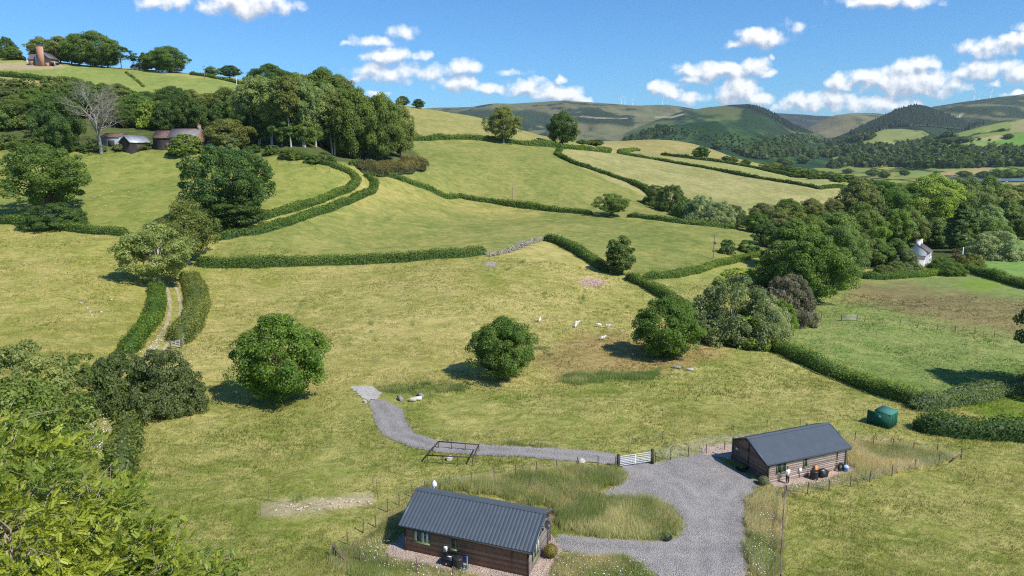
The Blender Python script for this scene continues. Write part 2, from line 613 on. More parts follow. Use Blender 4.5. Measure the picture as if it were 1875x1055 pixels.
PAD1 = [loc2w(C1, *p) for p in ((-1.5, -.6), (-1.0, -1.3), (1, -1.5), (5, -1.35), (9, -1.5), (11.4, -1.6), (12.1, -.8), (11.6, .6), (11.5, 2.2), (11.3, 4.2), (10.6, 5.2), (8, 7.2), (1, 7.2), (-1.0, 5.8), (-1.3, 3))]
PAD2 = [loc2w(C2, *p) for p in ((.1, -1.2), (3, -1.5), (7, -1.4), (10.6, -1.2), (11.3, -.3), (11.2, 3), (10.9, 7), (5, 8.2), (-1.2, 8.6), (-2.4, 6.9), (-.2, 5.1))]
POLYS = (DRIVE, SLAB, PAD1, PAD2)

flat = np.zeros(gx.shape)
sink = np.zeros(gx.shape)
_rw = (gY[:, 0] < 110)
for P in POLYS:
    sd = poly_sd(P, gX[_rw], gY[_rw])
    flat[_rw] = np.maximum(flat[_rw], sstep(-3.0, -.4, sd))
    sink[_rw] = np.maximum(sink[_rw], sstep(.15, .6, sd))
bump = fbm(gX / 2.6, gY / 2.6, 3, 11) * .34 + fbm(gX / 9, gY / 9, 3, 12) * .6
big = fbm(gX / 45, gY / 45, 3, 13) * 2.0 * sstep(120, 260, gY)
gz = gz0 + (bump * (1 - .5 * sstep(250, 600, gY)) + big * .6) * (1 - flat) * (gY < 1500) - sink * .12

# ---------------------------------------------------------------- ground colours: (photo polygon, Y range, lush, dry, edge softness px)
GRN = (.150, .190, .032)
vpx, vpy = proj(gX, gY, gz + CAMZ)
ca = np.empty(gx.shape + (3,)); cb_ = np.empty_like(ca)
ca[:] = (.17, .205, .034); cb_[:] = (.415, .365, .125)
ZONES = [
    ([(-900, 380), (290, 420), (345, 520), (300, 640), (130, 740), (-900, 760)], 60, 200, (.215, .235, .042), (.44, .365, .125), 8),         # left meadow
    ([(340, 495), (620, 488), (890, 470), (1000, 440), (1060, 470), (1115, 505), (1200, 560), (1280, 600), (1330, 640), (1200, 690), (960, 712), (720, 705), (640, 705), (430, 740), (330, 740), (350, 560)], 60, 215, (.225, .235, .045), (.475, .39, .15), 8),   # central straw meadow
    ([(960, 640), (1130, 610), (1260, 620), (1330, 645), (1200, 685), (1010, 700)], 70, 130, (.24, .20, .055), (.46, .33, .15), 18),
    ([(355, 486), (420, 430), (560, 395), (690, 320), (740, 330), (900, 370), (1100, 395), (1390, 420), (1420, 455), (1200, 510), (1115, 500), (1000, 440), (890, 468), (620, 487)], 150, 300, (.130, .170, .036), (.31, .285, .085), 4),   # mid field
    ([(660, 330), (740, 335), (900, 372), (1000, 390), (900, 400), (740, 380), (620, 400)], 200, 300, (.19, .20, .045), (.40, .34, .11), 25),
    ([(-900, 270), (330, 280), (560, 285), (650, 320), (560, 380), (400, 430), (230, 430), (80, 415), (-900, 400)], 160, 300, (.140, .185, .034), (.30, .285, .075), 4),     # upper left field
    ([(640, 296), (760, 254), (1020, 268), (1060, 300), (1180, 350), (1260, 400), (1090, 392), (900, 370), (740, 332)], 240, 420, (.135, .172, .036), (.30, .275, .085), 3),  # big middle field
    ([(700, 180), (870, 205), (1000, 250), (1060, 270), (860, 254), (740, 250)], 340, 520, (.21, .215, .06), (.37, .315, .12), 3),           # skyline pasture
    ([(1025, 280), (1120, 275), (1300, 300), (1600, 350), (1600, 395), (1380, 400), (1200, 370), (1060, 305)], 320, 520, (.205, .215, .065), (.40, .345, .15), 3),           # pale fields right
    ([(1140, 275), (1250, 285), (1600, 340), (1590, 362), (1400, 328), (1200, 293)], 400, 600, (.19, .225, .06), (.36, .33, .13), 2),
    ([(1090, 250), (1290, 262), (1380, 300), (1200, 286), (1110, 275)], 480, 700, (.21, .20, .06), (.37, .30, .12), 2),
    ([(1180, 515), (1330, 490), (1410, 465), (1450, 500), (1330, 560), (1270, 565)], 140, 260, (.19, .225, .05), (.37, .335, .11), 6),
    ([(1420, 500), (1600, 500), (2100, 505), (2100, 760), (1680, 740), (1420, 630)], 90, 260, (.145, .225, .05), (.30, .31, .10), 6),       # wet field right
    ([(1545, 545), (1580, 512), (1660, 510), (1760, 525), (1875, 548), (2000, 560), (2000, 620), (1875, 612), (1760, 600), (1690, 575), (1600, 560)], 110, 260, (.17, .17, .06), (.30, .235, .10), 16),
    ([(1560, 528), (1640, 520), (1760, 545), (1800, 572), (1700, 575), (1600, 552)], 110, 240, (.155, .14, .055), (.29, .22, .10), 22),
    ([(1740, 525), (1800, 505), (1850, 520), (1800, 535)], 140, 280, (.15, .24, .03), (.24, .28, .06), 6),
    ([(1700, 735), (1875, 725), (2200, 700), (2200, 800), (1875, 778), (1790, 758)], 60, 130, (.12, .21, .02), (.25, .28, .05), 4),
    ([(1770, 470), (2200, 470), (2200, 520), (1875, 505), (1800, 495)], 180, 300, (.13, .25, .045), (.24, .33, .09), 3),
    ([(1830, 430), (2200, 425), (2200, 465), (1830, 465)], 200, 420, (.13, .25, .045), (.24, .33, .09), 3),
    ([(1600, 440), (1660, 440), (1660, 475), (1600, 475)], 220, 330, (.10, .22, .03), (.16, .27, .05), 4),
    ([(470, 945), (480, 925), (520, 915), (680, 903), (684, 922), (600, 932), (490, 946)], 40, 80, (.30, .26, .13), (.48, .40, .26), 8),     # stony drain patch
    ([(1160, 835), (1230, 812), (1330, 792), (1420, 788), (1440, 800), (1330, 825), (1230, 845)], 50, 100, (.19, .21, .07), (.40, .36, .20), 8),
    ([(1058, 514), (1075, 510), (1100, 512), (1112, 520), (1090, 526), (1066, 522)], 120, 200, (.42, .30, .23), (.46, .33, .26), 2),
    ([(885, 482), (900, 480), (915, 485), (903, 489), (890, 487)], 120, 200, (.33, .31, .28), (.36, .33, .31), 2),
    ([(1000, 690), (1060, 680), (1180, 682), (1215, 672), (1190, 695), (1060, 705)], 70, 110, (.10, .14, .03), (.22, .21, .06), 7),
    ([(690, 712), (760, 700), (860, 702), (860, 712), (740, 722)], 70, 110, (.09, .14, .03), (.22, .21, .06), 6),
    ([(820, 880), (980, 862), (1120, 855), (1140, 885), (1090, 905), (1240, 935), (1245, 980), (1100, 983), (1020, 970), (1000, 930)], 40, 80, (.17, .165, .045), (.36, .27, .125), 5),
    ([(640, 1000), (690, 950), (760, 900), (745, 960), (700, 1010), (720, 1060), (640, 1060)], 38, 70, (.19, .20, .05), (.38, .31, .13), 6),
    ([(1366, 920), (1400, 890), (1440, 905), (1428, 1100), (1368, 1100)], 30, 75, (.18, .165, .05), (.40, .27, .13), 4),
    ([(1440, 900), (1560, 880), (1760, 835), (1640, 800), (1540, 800), (1560, 850), (1430, 890)], 50, 100, (.20, .19, .055), (.42, .34, .14), 6),
    # hill farm
    ([(-900, 105), (130, 122), (260, 132), (470, 155), (480, 170), (330, 178), (200, 165), (100, 142), (-900, 130)], 380, 520, (.15, .215, .045), (.29, .30, .085), 2),
    ([(-400, 112), (110, 118), (130, 124), (60, 128), (-400, 126)], 400, 480, (.33, .26, .13), (.42, .33, .20), 2),
    ([(-900, 140), (100, 146), (250, 168), (310, 178), (300, 184), (150, 170), (-900, 150)], 360, 420, (.30, .25, .08), (.38, .31, .12), 2),
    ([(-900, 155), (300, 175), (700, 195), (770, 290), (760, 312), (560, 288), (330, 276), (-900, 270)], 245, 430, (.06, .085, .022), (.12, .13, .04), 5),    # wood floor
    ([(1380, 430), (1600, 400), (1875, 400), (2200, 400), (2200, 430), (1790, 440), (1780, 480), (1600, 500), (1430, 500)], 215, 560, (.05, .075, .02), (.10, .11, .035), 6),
]
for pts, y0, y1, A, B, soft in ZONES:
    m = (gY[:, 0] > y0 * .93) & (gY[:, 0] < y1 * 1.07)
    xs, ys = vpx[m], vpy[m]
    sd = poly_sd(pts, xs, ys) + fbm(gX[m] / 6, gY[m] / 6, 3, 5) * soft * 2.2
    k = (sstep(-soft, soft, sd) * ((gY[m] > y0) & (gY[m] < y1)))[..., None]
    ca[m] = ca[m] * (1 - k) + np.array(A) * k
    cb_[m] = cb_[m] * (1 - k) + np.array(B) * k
# far country
fm = gY > 640
n1 = fbm(gX / 420, gY / 700, 4, 21); n2 = fbm(gX / 150, gY / 260, 4, 22); n3 = fbm(gX / 48, gY / 90, 3, 23)
cell_x, cell_y = gX / 170 + n1 * .8, gY / 260 + n2 * .6
ci, cj = np.floor(cell_x), np.floor(cell_y)
h1 = hash01(ci, cj, 3); h2 = hash01(ci, cj, 4)
edge = np.minimum(np.abs(cell_x - np.round(cell_x)), np.abs(cell_y - np.round(cell_y)))
patch = np.stack([.12 + .17 * h1, .17 + .12 * h1, .045 + .035 * h2], -1)
patch = np.where((h2 > .8)[..., None], np.array([.36, .28, .11]), patch)
patch = np.where((edge < .045)[..., None], np.array([.025, .04, .012]), patch)
moor = {0: ((.026, .042, .022), (.125, .125, .058)), 1: ((.020, .045, .014), (.085, .11, .034)), 2: ((.018, .050, .014), (.038, .078, .020)), 3: ((.03, .035, .03), (.06, .06, .04)),
        4: ((.07, .085, .035), (.155, .135, .062)), 5: ((.012, .024, .012), (.02, .035, .016)), 6: ((.028, .044, .02), (.12, .12, .05)), 7: ((.14, .21, .04), (.26, .28, .08)), 8: ((.15, .20, .05), (.27, .27, .09))}
fa = patch * .85; fb = patch * 1.12
for k, (A, B) in moor.items():
    q = hill_id == k
    if k in (7, 8):
        fa[q] = np.where((edge < .045)[..., None], np.array([.03, .05, .015]), np.array(A) * (.8 + .5 * h1[..., None]))[q]
        fb[q] = np.where((edge < .045)[..., None], np.array([.03, .05, .015]), np.array(B) * (.8 + .4 * h2[..., None]))[q]
    else:
        mixf = sstep(-.03, .055, n1 * .7 + n2 * .5 + n3 * .45 + (.14 if k in (0, 4) else .05) * sstep(2000, 6000, gY) - .03)[..., None]
        base = np.array(A) * (1 - mixf) + np.array(B) * mixf
        base = base * (1 + n3[..., None] * .9)
        fa[q] = (base * .8)[q]; fb[q] = (base * 1.25)[q]
FZ = [  # painted by the land use seen on the far slopes
    ([(930, 207), (990, 200), (1060, 215), (1075, 235), (1060, 250), (985, 222)], 3000, 8000, (.16, .135, .07), 5),
    ([(800, 205), (900, 200), (1000, 205), (1040, 230), (900, 232), (780, 215)], 3000, 8000, (.030, .048, .022), 6),
    ([(975, 198), (1040, 191), (1160, 198), (1240, 198), (1120, 194)], 3000, 9000, (.14, .12, .05), 3),
    ([(1030, 205), (1100, 205), (1160, 215), (1160, 230), (1060, 225)], 3000, 8000, (.022, .036, .018), 4),
    ([(985, 222), (1040, 232), (1050, 250), (1000, 240)], 3000, 8000, (.022, .036, .018), 3),
    ([(1042, 215), (1060, 212), (1100, 215.4), (1150, 216.2), (1150, 217.4), (1095, 217), (1060, 214)], 3000, 8000, (.36, .29, .20), .6),
    ([(1200, 214), (1230, 213), (1250, 208), (1252, 210), (1232, 216), (1200, 216)], 3000, 8000, (.33, .27, .19), .6),
    ([(1250, 195), (1310, 194), (1360, 200), (1350, 212), (1290, 212)], 2600, 4600, (.10, .115, .04), 5),
    ([(1330, 193), (1372, 191), (1400, 200), (1450, 228), (1480, 243), (1450, 240), (1400, 212), (1360, 198)], 2600, 4600, (.012, .022, .012), 3),
    ([(1455, 210), (1530, 212), (1500, 220), (1465, 218)], 4000, 9500, (.025, .03, .022), 3),
    ([(1560, 270), (1590, 248), (1620, 239), (1690, 242), (1660, 252), (1600, 262)], 1500, 3200, (.21, .23, .07), 2),
    ([(1780, 260), (1840, 250), (1875, 245), (2000, 245), (2000, 262), (1850, 266)], 1000, 2500, (.13, .25, .04), 2),
    ([(1780, 255), (1820, 248), (1850, 248), (1840, 256), (1790, 259)], 1000, 2500, (.33, .28, .12), 1),
    ([(1850, 225), (1875, 220), (1990, 218), (1990, 240), (1850, 243)], 1200, 2600, (.30, .28, .11), 2),
    ([(1750, 216), (1765, 205), (1758, 216)], 3500, 6500, (.42, .33, .26), 1),
    ([(1700, 320), (1800, 306), (1830, 304), (1800, 316), (1740, 322)], 700, 1500, (.34, .25, .12), 2),
    ([(1425, 300), (1460, 296), (1530, 312), (1510, 320), (1450, 312)], 600, 1300, (.25, .25, .09), 2),
    ([(1600, 316), (1680, 312), (1700, 320), (1640, 324)], 600, 1300, (.22, .27, .08), 2)]
for pts, y0, y1, col, soft in FZ:
    m = (gY[:, 0] > y0) & (gY[:, 0] < y1)
    sd = poly_sd(pts, vpx[m], vpy[m]) + fbm(gX[m] / 120, gY[m] / 120, 3, 6) * soft * 2
    k = sstep(-soft * .6, soft * .6, sd)[..., None]
    fa[m] = fa[m] * (1 - k) + np.array(col) * .9 * k
    fb[m] = fb[m] * (1 - k) + np.array(col) * 1.15 * k
kf = sstep(640, 720, gY)[..., None]
ca = ca * (1 - kf) + fa * kf
cb_ = cb_ * (1 - kf) + fb * kf


# ---------------------------------------------------------------- materials
def new_mat(name):
    m = bpy.data.materials.new(name)
    m.use_nodes = True
    t = NT(m.node_tree)
    t.n.clear()
    out = t.node('ShaderNodeOutputMaterial')
    return m, t, out


def pbr(t, out, col, rough=.8, spec=.3, normal=None, metal=0.0):
    p = t.node('ShaderNodeBsdfPrincipled')
    t.put(p.inputs['Base Color'], col)
    t.put(p.inputs['Roughness'], rough)
    p.inputs['Specular IOR Level'].default_value = spec
    p.inputs['Metallic'].default_value = metal
    if normal is not None:
        t.l.new(normal, p.inputs['Normal'])
    t.l.new(p.outputs[0], out.inputs[0])
    return p


def bump_node(t, h, strength, dist):
    b = t.node('ShaderNodeBump')
    b.inputs['Strength'].default_value = strength
    b.inputs['Distance'].default_value = dist
    t.l.new(h, b.inputs['Height'])
    return b.outputs[0]


def plain(name, col, rough=.7, spec=.3, var=.12, scale=6.0, metal=0.0, bump=0.0):
    """a paint, metal or stone with slight weathering in object space"""
    m, t, out = new_mat(name)
    tcn = t.node('ShaderNodeTexCoord')
    n = t.noise(tcn.outputs['Object'], scale, 6, .6)
    c = t.mix(t.maprange(n, .3, .7, 0, 1), tuple(x * (1 - var) for x in col), tuple(min(1, x * (1 + var)) for x in col))
    nb = bump_node(t, n, bump, .02) if bump else None
    pbr(t, out, c, rough, spec, nb, metal)
    return m


# ground
mg, t, out = new_mat('meadow_ground')
geo = t.node('ShaderNodeNewGeometry')
pos = geo.outputs['Position']
a1 = t.node('ShaderNodeAttribute', attribute_name='lush').outputs['Color']
a2 = t.node('ShaderNodeAttribute', attribute_name='dry').outputs['Color']
patchn = t.noise(pos, .035, 5, .6, .6)
flow = t.noise(pos, .05, 2, .5)
# grass laid over by wind: stretched, warped noise
wv = t.node('ShaderNodeTexNoise'); t.l.new(pos, wv.inputs['Vector']); wv.inputs['Scale'].default_value = .22; wv.inputs['Detail'].default_value = 3
wp = t.vmath('MULTIPLY_ADD', t.vmath('SUBTRACT', wv.outputs['Color'], (.5, .5, .5)), (7, 7, 0), pos)
st = t.vmath('MULTIPLY', wp, (.42, .95, .2))
tuft = t.noise(st, .85, 6, .68, .5)
midn = t.noise(pos, .17, 5, .65, 1.2)
fine = t.noise(pos, 2.6, 5, .7)
farn = t.noise(pos, .006, 9, .7, .4)
f1 = t.math('MULTIPLY_ADD', t.math('SUBTRACT', patchn, .5), 1.6, .47)
f2 = t.math('MULTIPLY_ADD', t.math('SUBTRACT', tuft, .5), 2.6, f1)
f3 = t.math('MULTIPLY_ADD', t.math('SUBTRACT', midn, .5), 1.7, f2)
f4 = t.math('MULTIPLY_ADD', t.math('SUBTRACT', fine, .5), .5, f3)
f5 = t.math('MULTIPLY_ADD', t.math('SUBTRACT', farn, .5), .8, f4, clamp=True)
col = t.mix(f5, a1, a2)
# scattered darker rushes and docks
rush = t.maprange(t.noise(pos, .55, 4, .6, .8), .60, .72, 0, .55, True)
col = t.mix(rush, col, t.mix(1.0, a1, (.55, .68, .5), 'MULTIPLY'))
hgt = t.math('MULTIPLY_ADD', tuft, .8, t.math('MULTIPLY', fine, .35))
pbr(t, out, col, .95, .12, bump_node(t, hgt, .75, .45))

gverts = np.stack([gX, gY, gz + CAMZ], -1)
nr, nc = gx.shape


def grid_faces(r0, r1):
    i = np.arange(r0, r1 - 1)[:, None] * nc
    j = np.arange(nc - 1)[None]
    a = i + j
    return np.stack([a, a + 1, a + nc + 1, a + nc], -1).reshape(-1, 4)


rsplit = int(np.searchsorted(GL, math.log(1050)))


def ground_part(name, r0, r1):
    V = gverts[r0:r1].reshape(-1, 3)
    fa_ = grid_faces(0, r1 - r0)
    me = mesh_np(name, V, fa_, mg, True, None, {'lush': ca[r0:r1].reshape(-1, 3), 'dry': cb_[r0:r1].reshape(-1, 3)})
    o = link(name, me)
    o['kind'] = 'structure'
    return o


ground_part('ground', 0, rsplit + 1)
ground_part('hills', rsplit, nr)


def drape(name, P, mat, lift=.035, step=.4, rough=.2, kind='structure', lanes=()):
    """a sheet over the ground inside polygon P with a ragged edge"""
    P = [Vector(p) for p in P]
    B = []
    for k in range(len(P)):
        a, b = P[k], P[(k + 1) % len(P)]
        n = max(1, int((b - a).length / step))
        for q in range(n):
            p = a.lerp(b, q / n)
            B.append(p + Vector((random.uniform(-rough, rough), random.uniform(-rough, rough))))
    bx = [p.x for p in B]; by = [p.y for p in B]
    X, Y = np.meshgrid(np.arange(min(bx), max(bx), step), np.arange(min(by), max(by), step))
    sd = poly_sd([(p.x, p.y) for p in B], X, Y)
    inner = [Vector((a, b)) for a, b in zip(X[sd > step * .6], Y[sd > step * .6])]
    allp = B + inner
    nb = len(B)
    vs, es, fs, *_ = geometry.delaunay_2d_cdt(allp, [(i, (i + 1) % nb) for i in range(nb)], [list(range(nb))], 1, 1e-5)
    vx = np.array([v[:] for v in vs])
    z = _bil(gz0, vx[:, 0], vx[:, 1]) + CAMZ + lift
    f = np.array([tuple(q) for q in fs if len(q) == 3])
    wear = np.zeros(len(vx))
    for ln in lanes:
        d = np.full(len(vx), 1e9)
        for a, b in zip(ln[:-1], ln[1:]):
            e = np.array(b) - np.array(a)
            tq = np.clip(((vx - np.array(a)) @ e) / (e @ e + 1e-9), 0, 1)
            d = np.minimum(d, np.linalg.norm(vx - np.array(a) - tq[:, None] * e, axis=1))
        wear = np.maximum(wear, np.exp(-((d - .8) / .34) ** 2))
    me = mesh_np(name, np.c_[vx, z], f, mat, True, None, {'wear': np.repeat(wear[:, None], 3, 1)})
    o = link(name, me)
    o['kind'] = kind
    return o


def gravel(name, c1, c2, c3, sc=7.0):
    m, t, out = new_mat(name)
    geo = t.node('ShaderNodeNewGeometry')
    pos = geo.outputs['Position']
    vo = t.node('ShaderNodeTexVoronoi'); t.l.new(pos, vo.inputs['Vector']); vo.inputs['Scale'].default_value = sc
    s = t.node('ShaderNodeSeparateColor'); t.l.new(vo.outputs['Color'], s.inputs[0])
    big = t.noise(pos, .35, 5, .65, .6)
    c = t.mix(t.maprange(s.outputs[0], .15, .9, 0, 1), c1, c2)
    c = t.mix(t.maprange(t.noise(pos, 3.2, 4, .7), .52, .72, 0, .8), c, c3)
    c = t.mix(t.maprange(big, .38, .62, 0, .8), c, t.mix(1.0, c, (1.42, 1.38, 1.3), 'MULTIPLY'))
    c = t.mix(t.maprange(t.noise(pos, .8, 5, .7, 1.0), .55, .7, 0, .5), c, t.mix(1.0, c, (.72, .70, .68), 'MULTIPLY'))
    wr = t.node('ShaderNodeAttribute', attribute_name='wear').outputs['Fac']
    c = t.mix(t.math('MULTIPLY', wr, t.maprange(t.noise(pos, .6, 4, .6), .35, .6, .2, .8)), c, t.mix(1.0, c3, (1.12, 1.1, 1.06), 'MULTIPLY'))
    pbr(t, out, c, .9, .25, bump_node(t, t.math('MULTIPLY_ADD', t.noise(pos, 3.0, 5, .7), .6, vo.outputs['Distance']), .9, .09))
    return m


M_grav = gravel('slate_gravel', (.185, .170, .164), (.275, .258, .247), (.33, .31, .295), 12.0)
M_pink = gravel('pink_gravel', (.31, .235, .195), (.44, .345, .295), (.48, .39, .335), 11.0)
M_slab = gravel('crushed_stone', (.30, .285, .265), (.40, .385, .36), (.46, .44, .41), 8)
LANES = [px_poly(l) for l in ([(1290, 1090), (1290, 1000), (1285, 950), (1255, 900), (1200, 868), (1160, 854), (1100, 841), (960, 827), (880, 823), (790, 815), (728, 797), (714, 765), (690, 736)],
                              [(1290, 960), (1320, 905), (1350, 878)], [(1290, 1010), (1200, 1008), (1080, 1002), (1030, 992)])]
drape('driveway', DRIVE, M_grav, lanes=LANES)
drape('culvert_crossing', SLAB, M_slab, .05)
drape('gravel_path', PAD1, M_pink, .05)
drape('gravel_path', PAD2, M_pink, .05)
# ---------------------------------------------------------------- foliage
def leaf_material(name, trans=.45, gloss=.35, lo=(.62, .72, .72), hi=(1.45, 1.32, 1.15)):
    m, t, out = new_mat(name)
    oi = t.node('ShaderNodeObjectInfo')
    tint = t.node('ShaderNodeAttribute', attribute_name='tint').outputs['Fac']
    base = t.mix(1.0, oi.outputs['Color'], t.mix(t.math('MULTIPLY', oi.outputs['Random'], .9), (.86, .92, .9), (1.14, 1.08, 1.0)), 'MULTIPLY')
    c = t.mix(tint, t.mix(1.0, base, lo, 'MULTIPLY'), t.mix(1.0, base, hi, 'MULTIPLY'))
    p = t.node('ShaderNodeBsdfPrincipled')
    t.put(p.inputs['Base Color'], c)
    p.inputs['Roughness'].default_value = .5
    p.inputs['Specular IOR Level'].default_value = gloss
    tr = t.node('ShaderNodeBsdfTranslucent')
    t.put(tr.inputs[0], t.mix(1.0, c, (1.5, 1.55, .7), 'MULTIPLY'))
    mx = t.node('ShaderNodeMixShader')
    mx.inputs[0].default_value = trans
    t.l.new(p.outputs[0], mx.inputs[1])
    t.l.new(tr.outputs[0], mx.inputs[2])
    t.l.new(mx.outputs[0], out.inputs[0])
    return m


M_leaf = leaf_material('leaf')


def bark_material(name, c1, c2):
    m, t, out = new_mat(name)
    tcn = t.node('ShaderNodeTexCoord')
    n = t.noise(t.vmath('MULTIPLY', tcn.outputs['Object'], (3, 3, .8)), 2.0, 6, .65)
    pbr(t, out, t.mix(t.maprange(n, .3, .7, 0, 1), c1, c2), .9, .2, bump_node(t, n, .8, .05))
    return m


M_bark = bark_material('bark', (.07, .055, .04), (.17, .14, .11))
M_pale_bark = bark_material('pale_bark', (.24, .21, .17), (.52, .48, .41))


def unit(n, rng):
    v = rng.normal(size=(n, 3))
    return v / np.linalg.norm(v, axis=1)[:, None]


def cards(P, N, size, rng, aspect=.62):
    """one kinked leaf-clump card per point: P (n,3), N normals, size (n,)"""
    n = len(P)
    N = N / (np.linalg.norm(N, axis=1)[:, None] + 1e-9)
    r = unit(n, rng)
    A = np.cross(N, r); A /= np.linalg.norm(A, axis=1)[:, None] + 1e-9
    B = np.cross(N, A)
    s = np.broadcast_to(size, n)[:, None]
    k = N * s * .18
    V = np.stack([P - A * s * .62 - k, P + B * s * aspect * .55 + k, P + A * s * .62 - k, P - B * s * aspect * .55 + k], 1)
    return V.reshape(-1, 3), np.arange(n * 4).reshape(n, 4)


def crown_mesh(name, seed, H, W, z0, n_clump, per, leaf, shape='round', clump=.14, fill=.5, droop=.0, sparse=0.0):
    """foliage of one tree: clumps of leaf cards set through an uneven crown volume"""
    rng = np.random.default_rng(seed)
    Rr, Hc = W / 2, H - z0
    d = unit(n_clump, rng)
    rad = (fill + (1 - fill) * rng.random(n_clump) ** .5)
    # uneven outline
    az = np.arctan2(d[:, 1], d[:, 0])
    lob = 1 + .17 * np.sin(az * 3 + rng.random() * 6) * (1 - abs(d[:, 2])) + .14 * np.sin(az * 5 + 4 * d[:, 2] + rng.random() * 6)
    c = d * rad[:, None]
    x, y, z = c[:, 0] * lob * Rr, c[:, 1] * lob * Rr, c[:, 2]
    if shape == 'round':        # fuller below the middle, domed top
        zz = z0 + Hc * (.5 + .5 * z)
        k = np.where(z > 0, 1 - .42 * z ** 1.5, 1 - .06 * z ** 2) * rng.uniform(.86, 1.12, n_clump)
    elif shape == 'oak':        # wide, flattish
        zz = z0 + Hc * (.42 + .56 * np.where(z > 0, z * .95, z * .75))
        k = np.ones_like(z)
    elif shape == 'dome':       # to the ground
        zz = z0 + Hc * np.clip(z * .95 + .04, 0.02, 1)
        zz = np.where(z < 0, z0 + Hc * rng.random(n_clump) * .35, zz)
        k = np.where(z < 0, 1.0, 1.0)
    elif shape == 'cone':
        zz = z0 + Hc * (.5 + .5 * z)
        k = 1.15 * (1 - (zz - z0) / Hc) ** .8 + .05
    elif shape == 'tall':
        zz = z0 + Hc * (.5 + .5 * z)
        k = np.where(z > 0, 1 - .15 * z ** 2, 1 - .28 * z ** 2)
    x, y = x * k, y * k
    cl = np.c_[x, y, zz]
    rc = clump * W * (.65 + .7 * rng.random(n_clump))
    m = rng.integers(int(per * .6), int(per * 1.4), n_clump)
    idx = np.repeat(np.arange(n_clump), m)
    q = unit(len(idx), rng)
    out = cl - np.array([0, 0, z0 + Hc * .4])
    out = out / (np.linalg.norm(out, axis=1)[:, None] + 1e-6)
    q = q + out[idx] * .45 + np.array([0, 0, .25])
    q /= np.linalg.norm(q, axis=1)[:, None]
    rr = rc[idx] * (.45 + .6 * rng.random(len(idx)) ** .6)
    P = cl[idx] + q * rr[:, None] * np.array([1, 1, .72])
    P[:, 2] -= droop * (np.hypot(P[:, 0], P[:, 1]) / Rr) ** 2
    P[:, 2] = np.maximum(P[:, 2], .12)
    N = q * .7 + unit(len(idx), rng) * .55 + np.array([0, 0, .35])
    V, Fq = cards(P, N, leaf * (.6 + .8 * rng.random(len(idx))), rng)
    ct = rng.random(n_clump)
    tint = np.clip(.5 + (ct[idx] - .5) * .55 + rng.normal(0, .2, len(idx)), 0, 1)
    me = mesh_np(name, V, Fq, M_leaf, False, {'tint': tint})
    return me, cl


def trunk_mesh(name, seed, cl, H, z0, r, mat, n_limb=14, stems=1, spread=.12, lean=0.0):
    rng = np.random.default_rng(seed + 99)
    mb = MB()
    for s in range(stems):
        a = rng.random() * 6.28
        bx, by = (np.cos(a) * spread * H * .25, np.sin(a) * spread * H * .25) if stems > 1 else (0, 0)
        top = z0 + (H - z0) * .55
        zs = np.linspace(-.6, top, 7)
        wob = np.cumsum(rng.normal(0, .03 * H / 7, (7, 2)), 0)
        pts = np.c_[bx * (1 + zs / H * 2) + wob[:, 0] - wob[0, 0] + lean * zs, by * (1 + zs / H * 2) + wob[:, 1] - wob[0, 1], zs]
        rr = r * (1 - .62 * (zs + .6) / (top + .6))
        rr[0] *= 1.5
        mb.tube(pts, rr, 7)
        pick_ = rng.choice(len(cl), min(len(cl), n_limb // stems + 1), replace=False)
        for k in pick_:
            e = cl[k]
            t = rng.uniform(.4, .95)
            i = int(t * 6)
            b = pts[i]
            if e[2] < b[2] - .1 * H:
                continue
            mid = b * .5 + e * .5 + np.array([0, 0, -.05 * H]) + rng.normal(0, .02 * H, 3)
            mb.tube([b, b * .75 + mid * .25 + rng.normal(0, .01 * H, 3), mid, e], np.array([rr[i] * .5, rr[i] * .4, rr[i] * .28, .02 + r * .05]), 5, False)
    return mb.mesh(name, mat, True)


KIND = {}


def kind(key, H, W, z0, n, per, leaf, shape, r, mat=M_bark, variants=2, **kw):
    tk = {k: kw.pop(k) for k in ('n_limb', 'stems', 'spread', 'lean') if k in kw}
    KIND[key] = []
    for v in range(variants):
        sd = sum(map(ord, key)) * 31 + v
        cm, cl = crown_mesh('crown', sd, H, W, z0, n, per, leaf, shape, **kw)
        KIND[key].append((H, W, cm, trunk_mesh('trunk', sd, cl, H, z0, r, mat, **tk)))


kind('maple', 11, 11.5, .7, 210, 170, .28, 'round', .32, variants=3, clump=.105, fill=.55)
kind('oak', 20, 21, 3.5, 165, 150, .46, 'oak', .75, variants=2, clump=.085, fill=.35, n_limb=40)
kind('broad', 15, 14, 1.0, 170, 120, .46, 'round', .45, variants=4, clump=.115, fill=.5, n_limb=12)
kind('ash', 14, 14, 2.2, 150, 130, .38, 'round', .4, M_pale_bark, variants=2, clump=.10, fill=.4, n_limb=20)
kind('tall', 22, 11, 8.5, 110, 110, .55, 'tall', .30, M_pale_bark, variants=4, clump=.15, fill=.35, n_limb=16, stems=2)
kind('bush', 7, 11, .1, 200, 150, .26, 'dome', .16, variants=3, clump=.095, fill=.7, stems=4, n_limb=12)
kind('scrub', 5, 6, .1, 70, 60, .42, 'dome', .1, variants=3, clump=.14, fill=.6, stems=3, n_limb=6)
kind('pine', 16, 7, 8, 26, 70, .6, 'oak', .26, variants=2, clump=.17, fill=.4, n_limb=20)
kind('spruce', 18, 8, 1, 150, 50, .7, 'cone', .28, variants=1, clump=.09, fill=.5, droop=.9)
kind('column', 9, 6, .3, 90, 80, .38, 'tall', .22, variants=1, clump=.15, fill=.5)

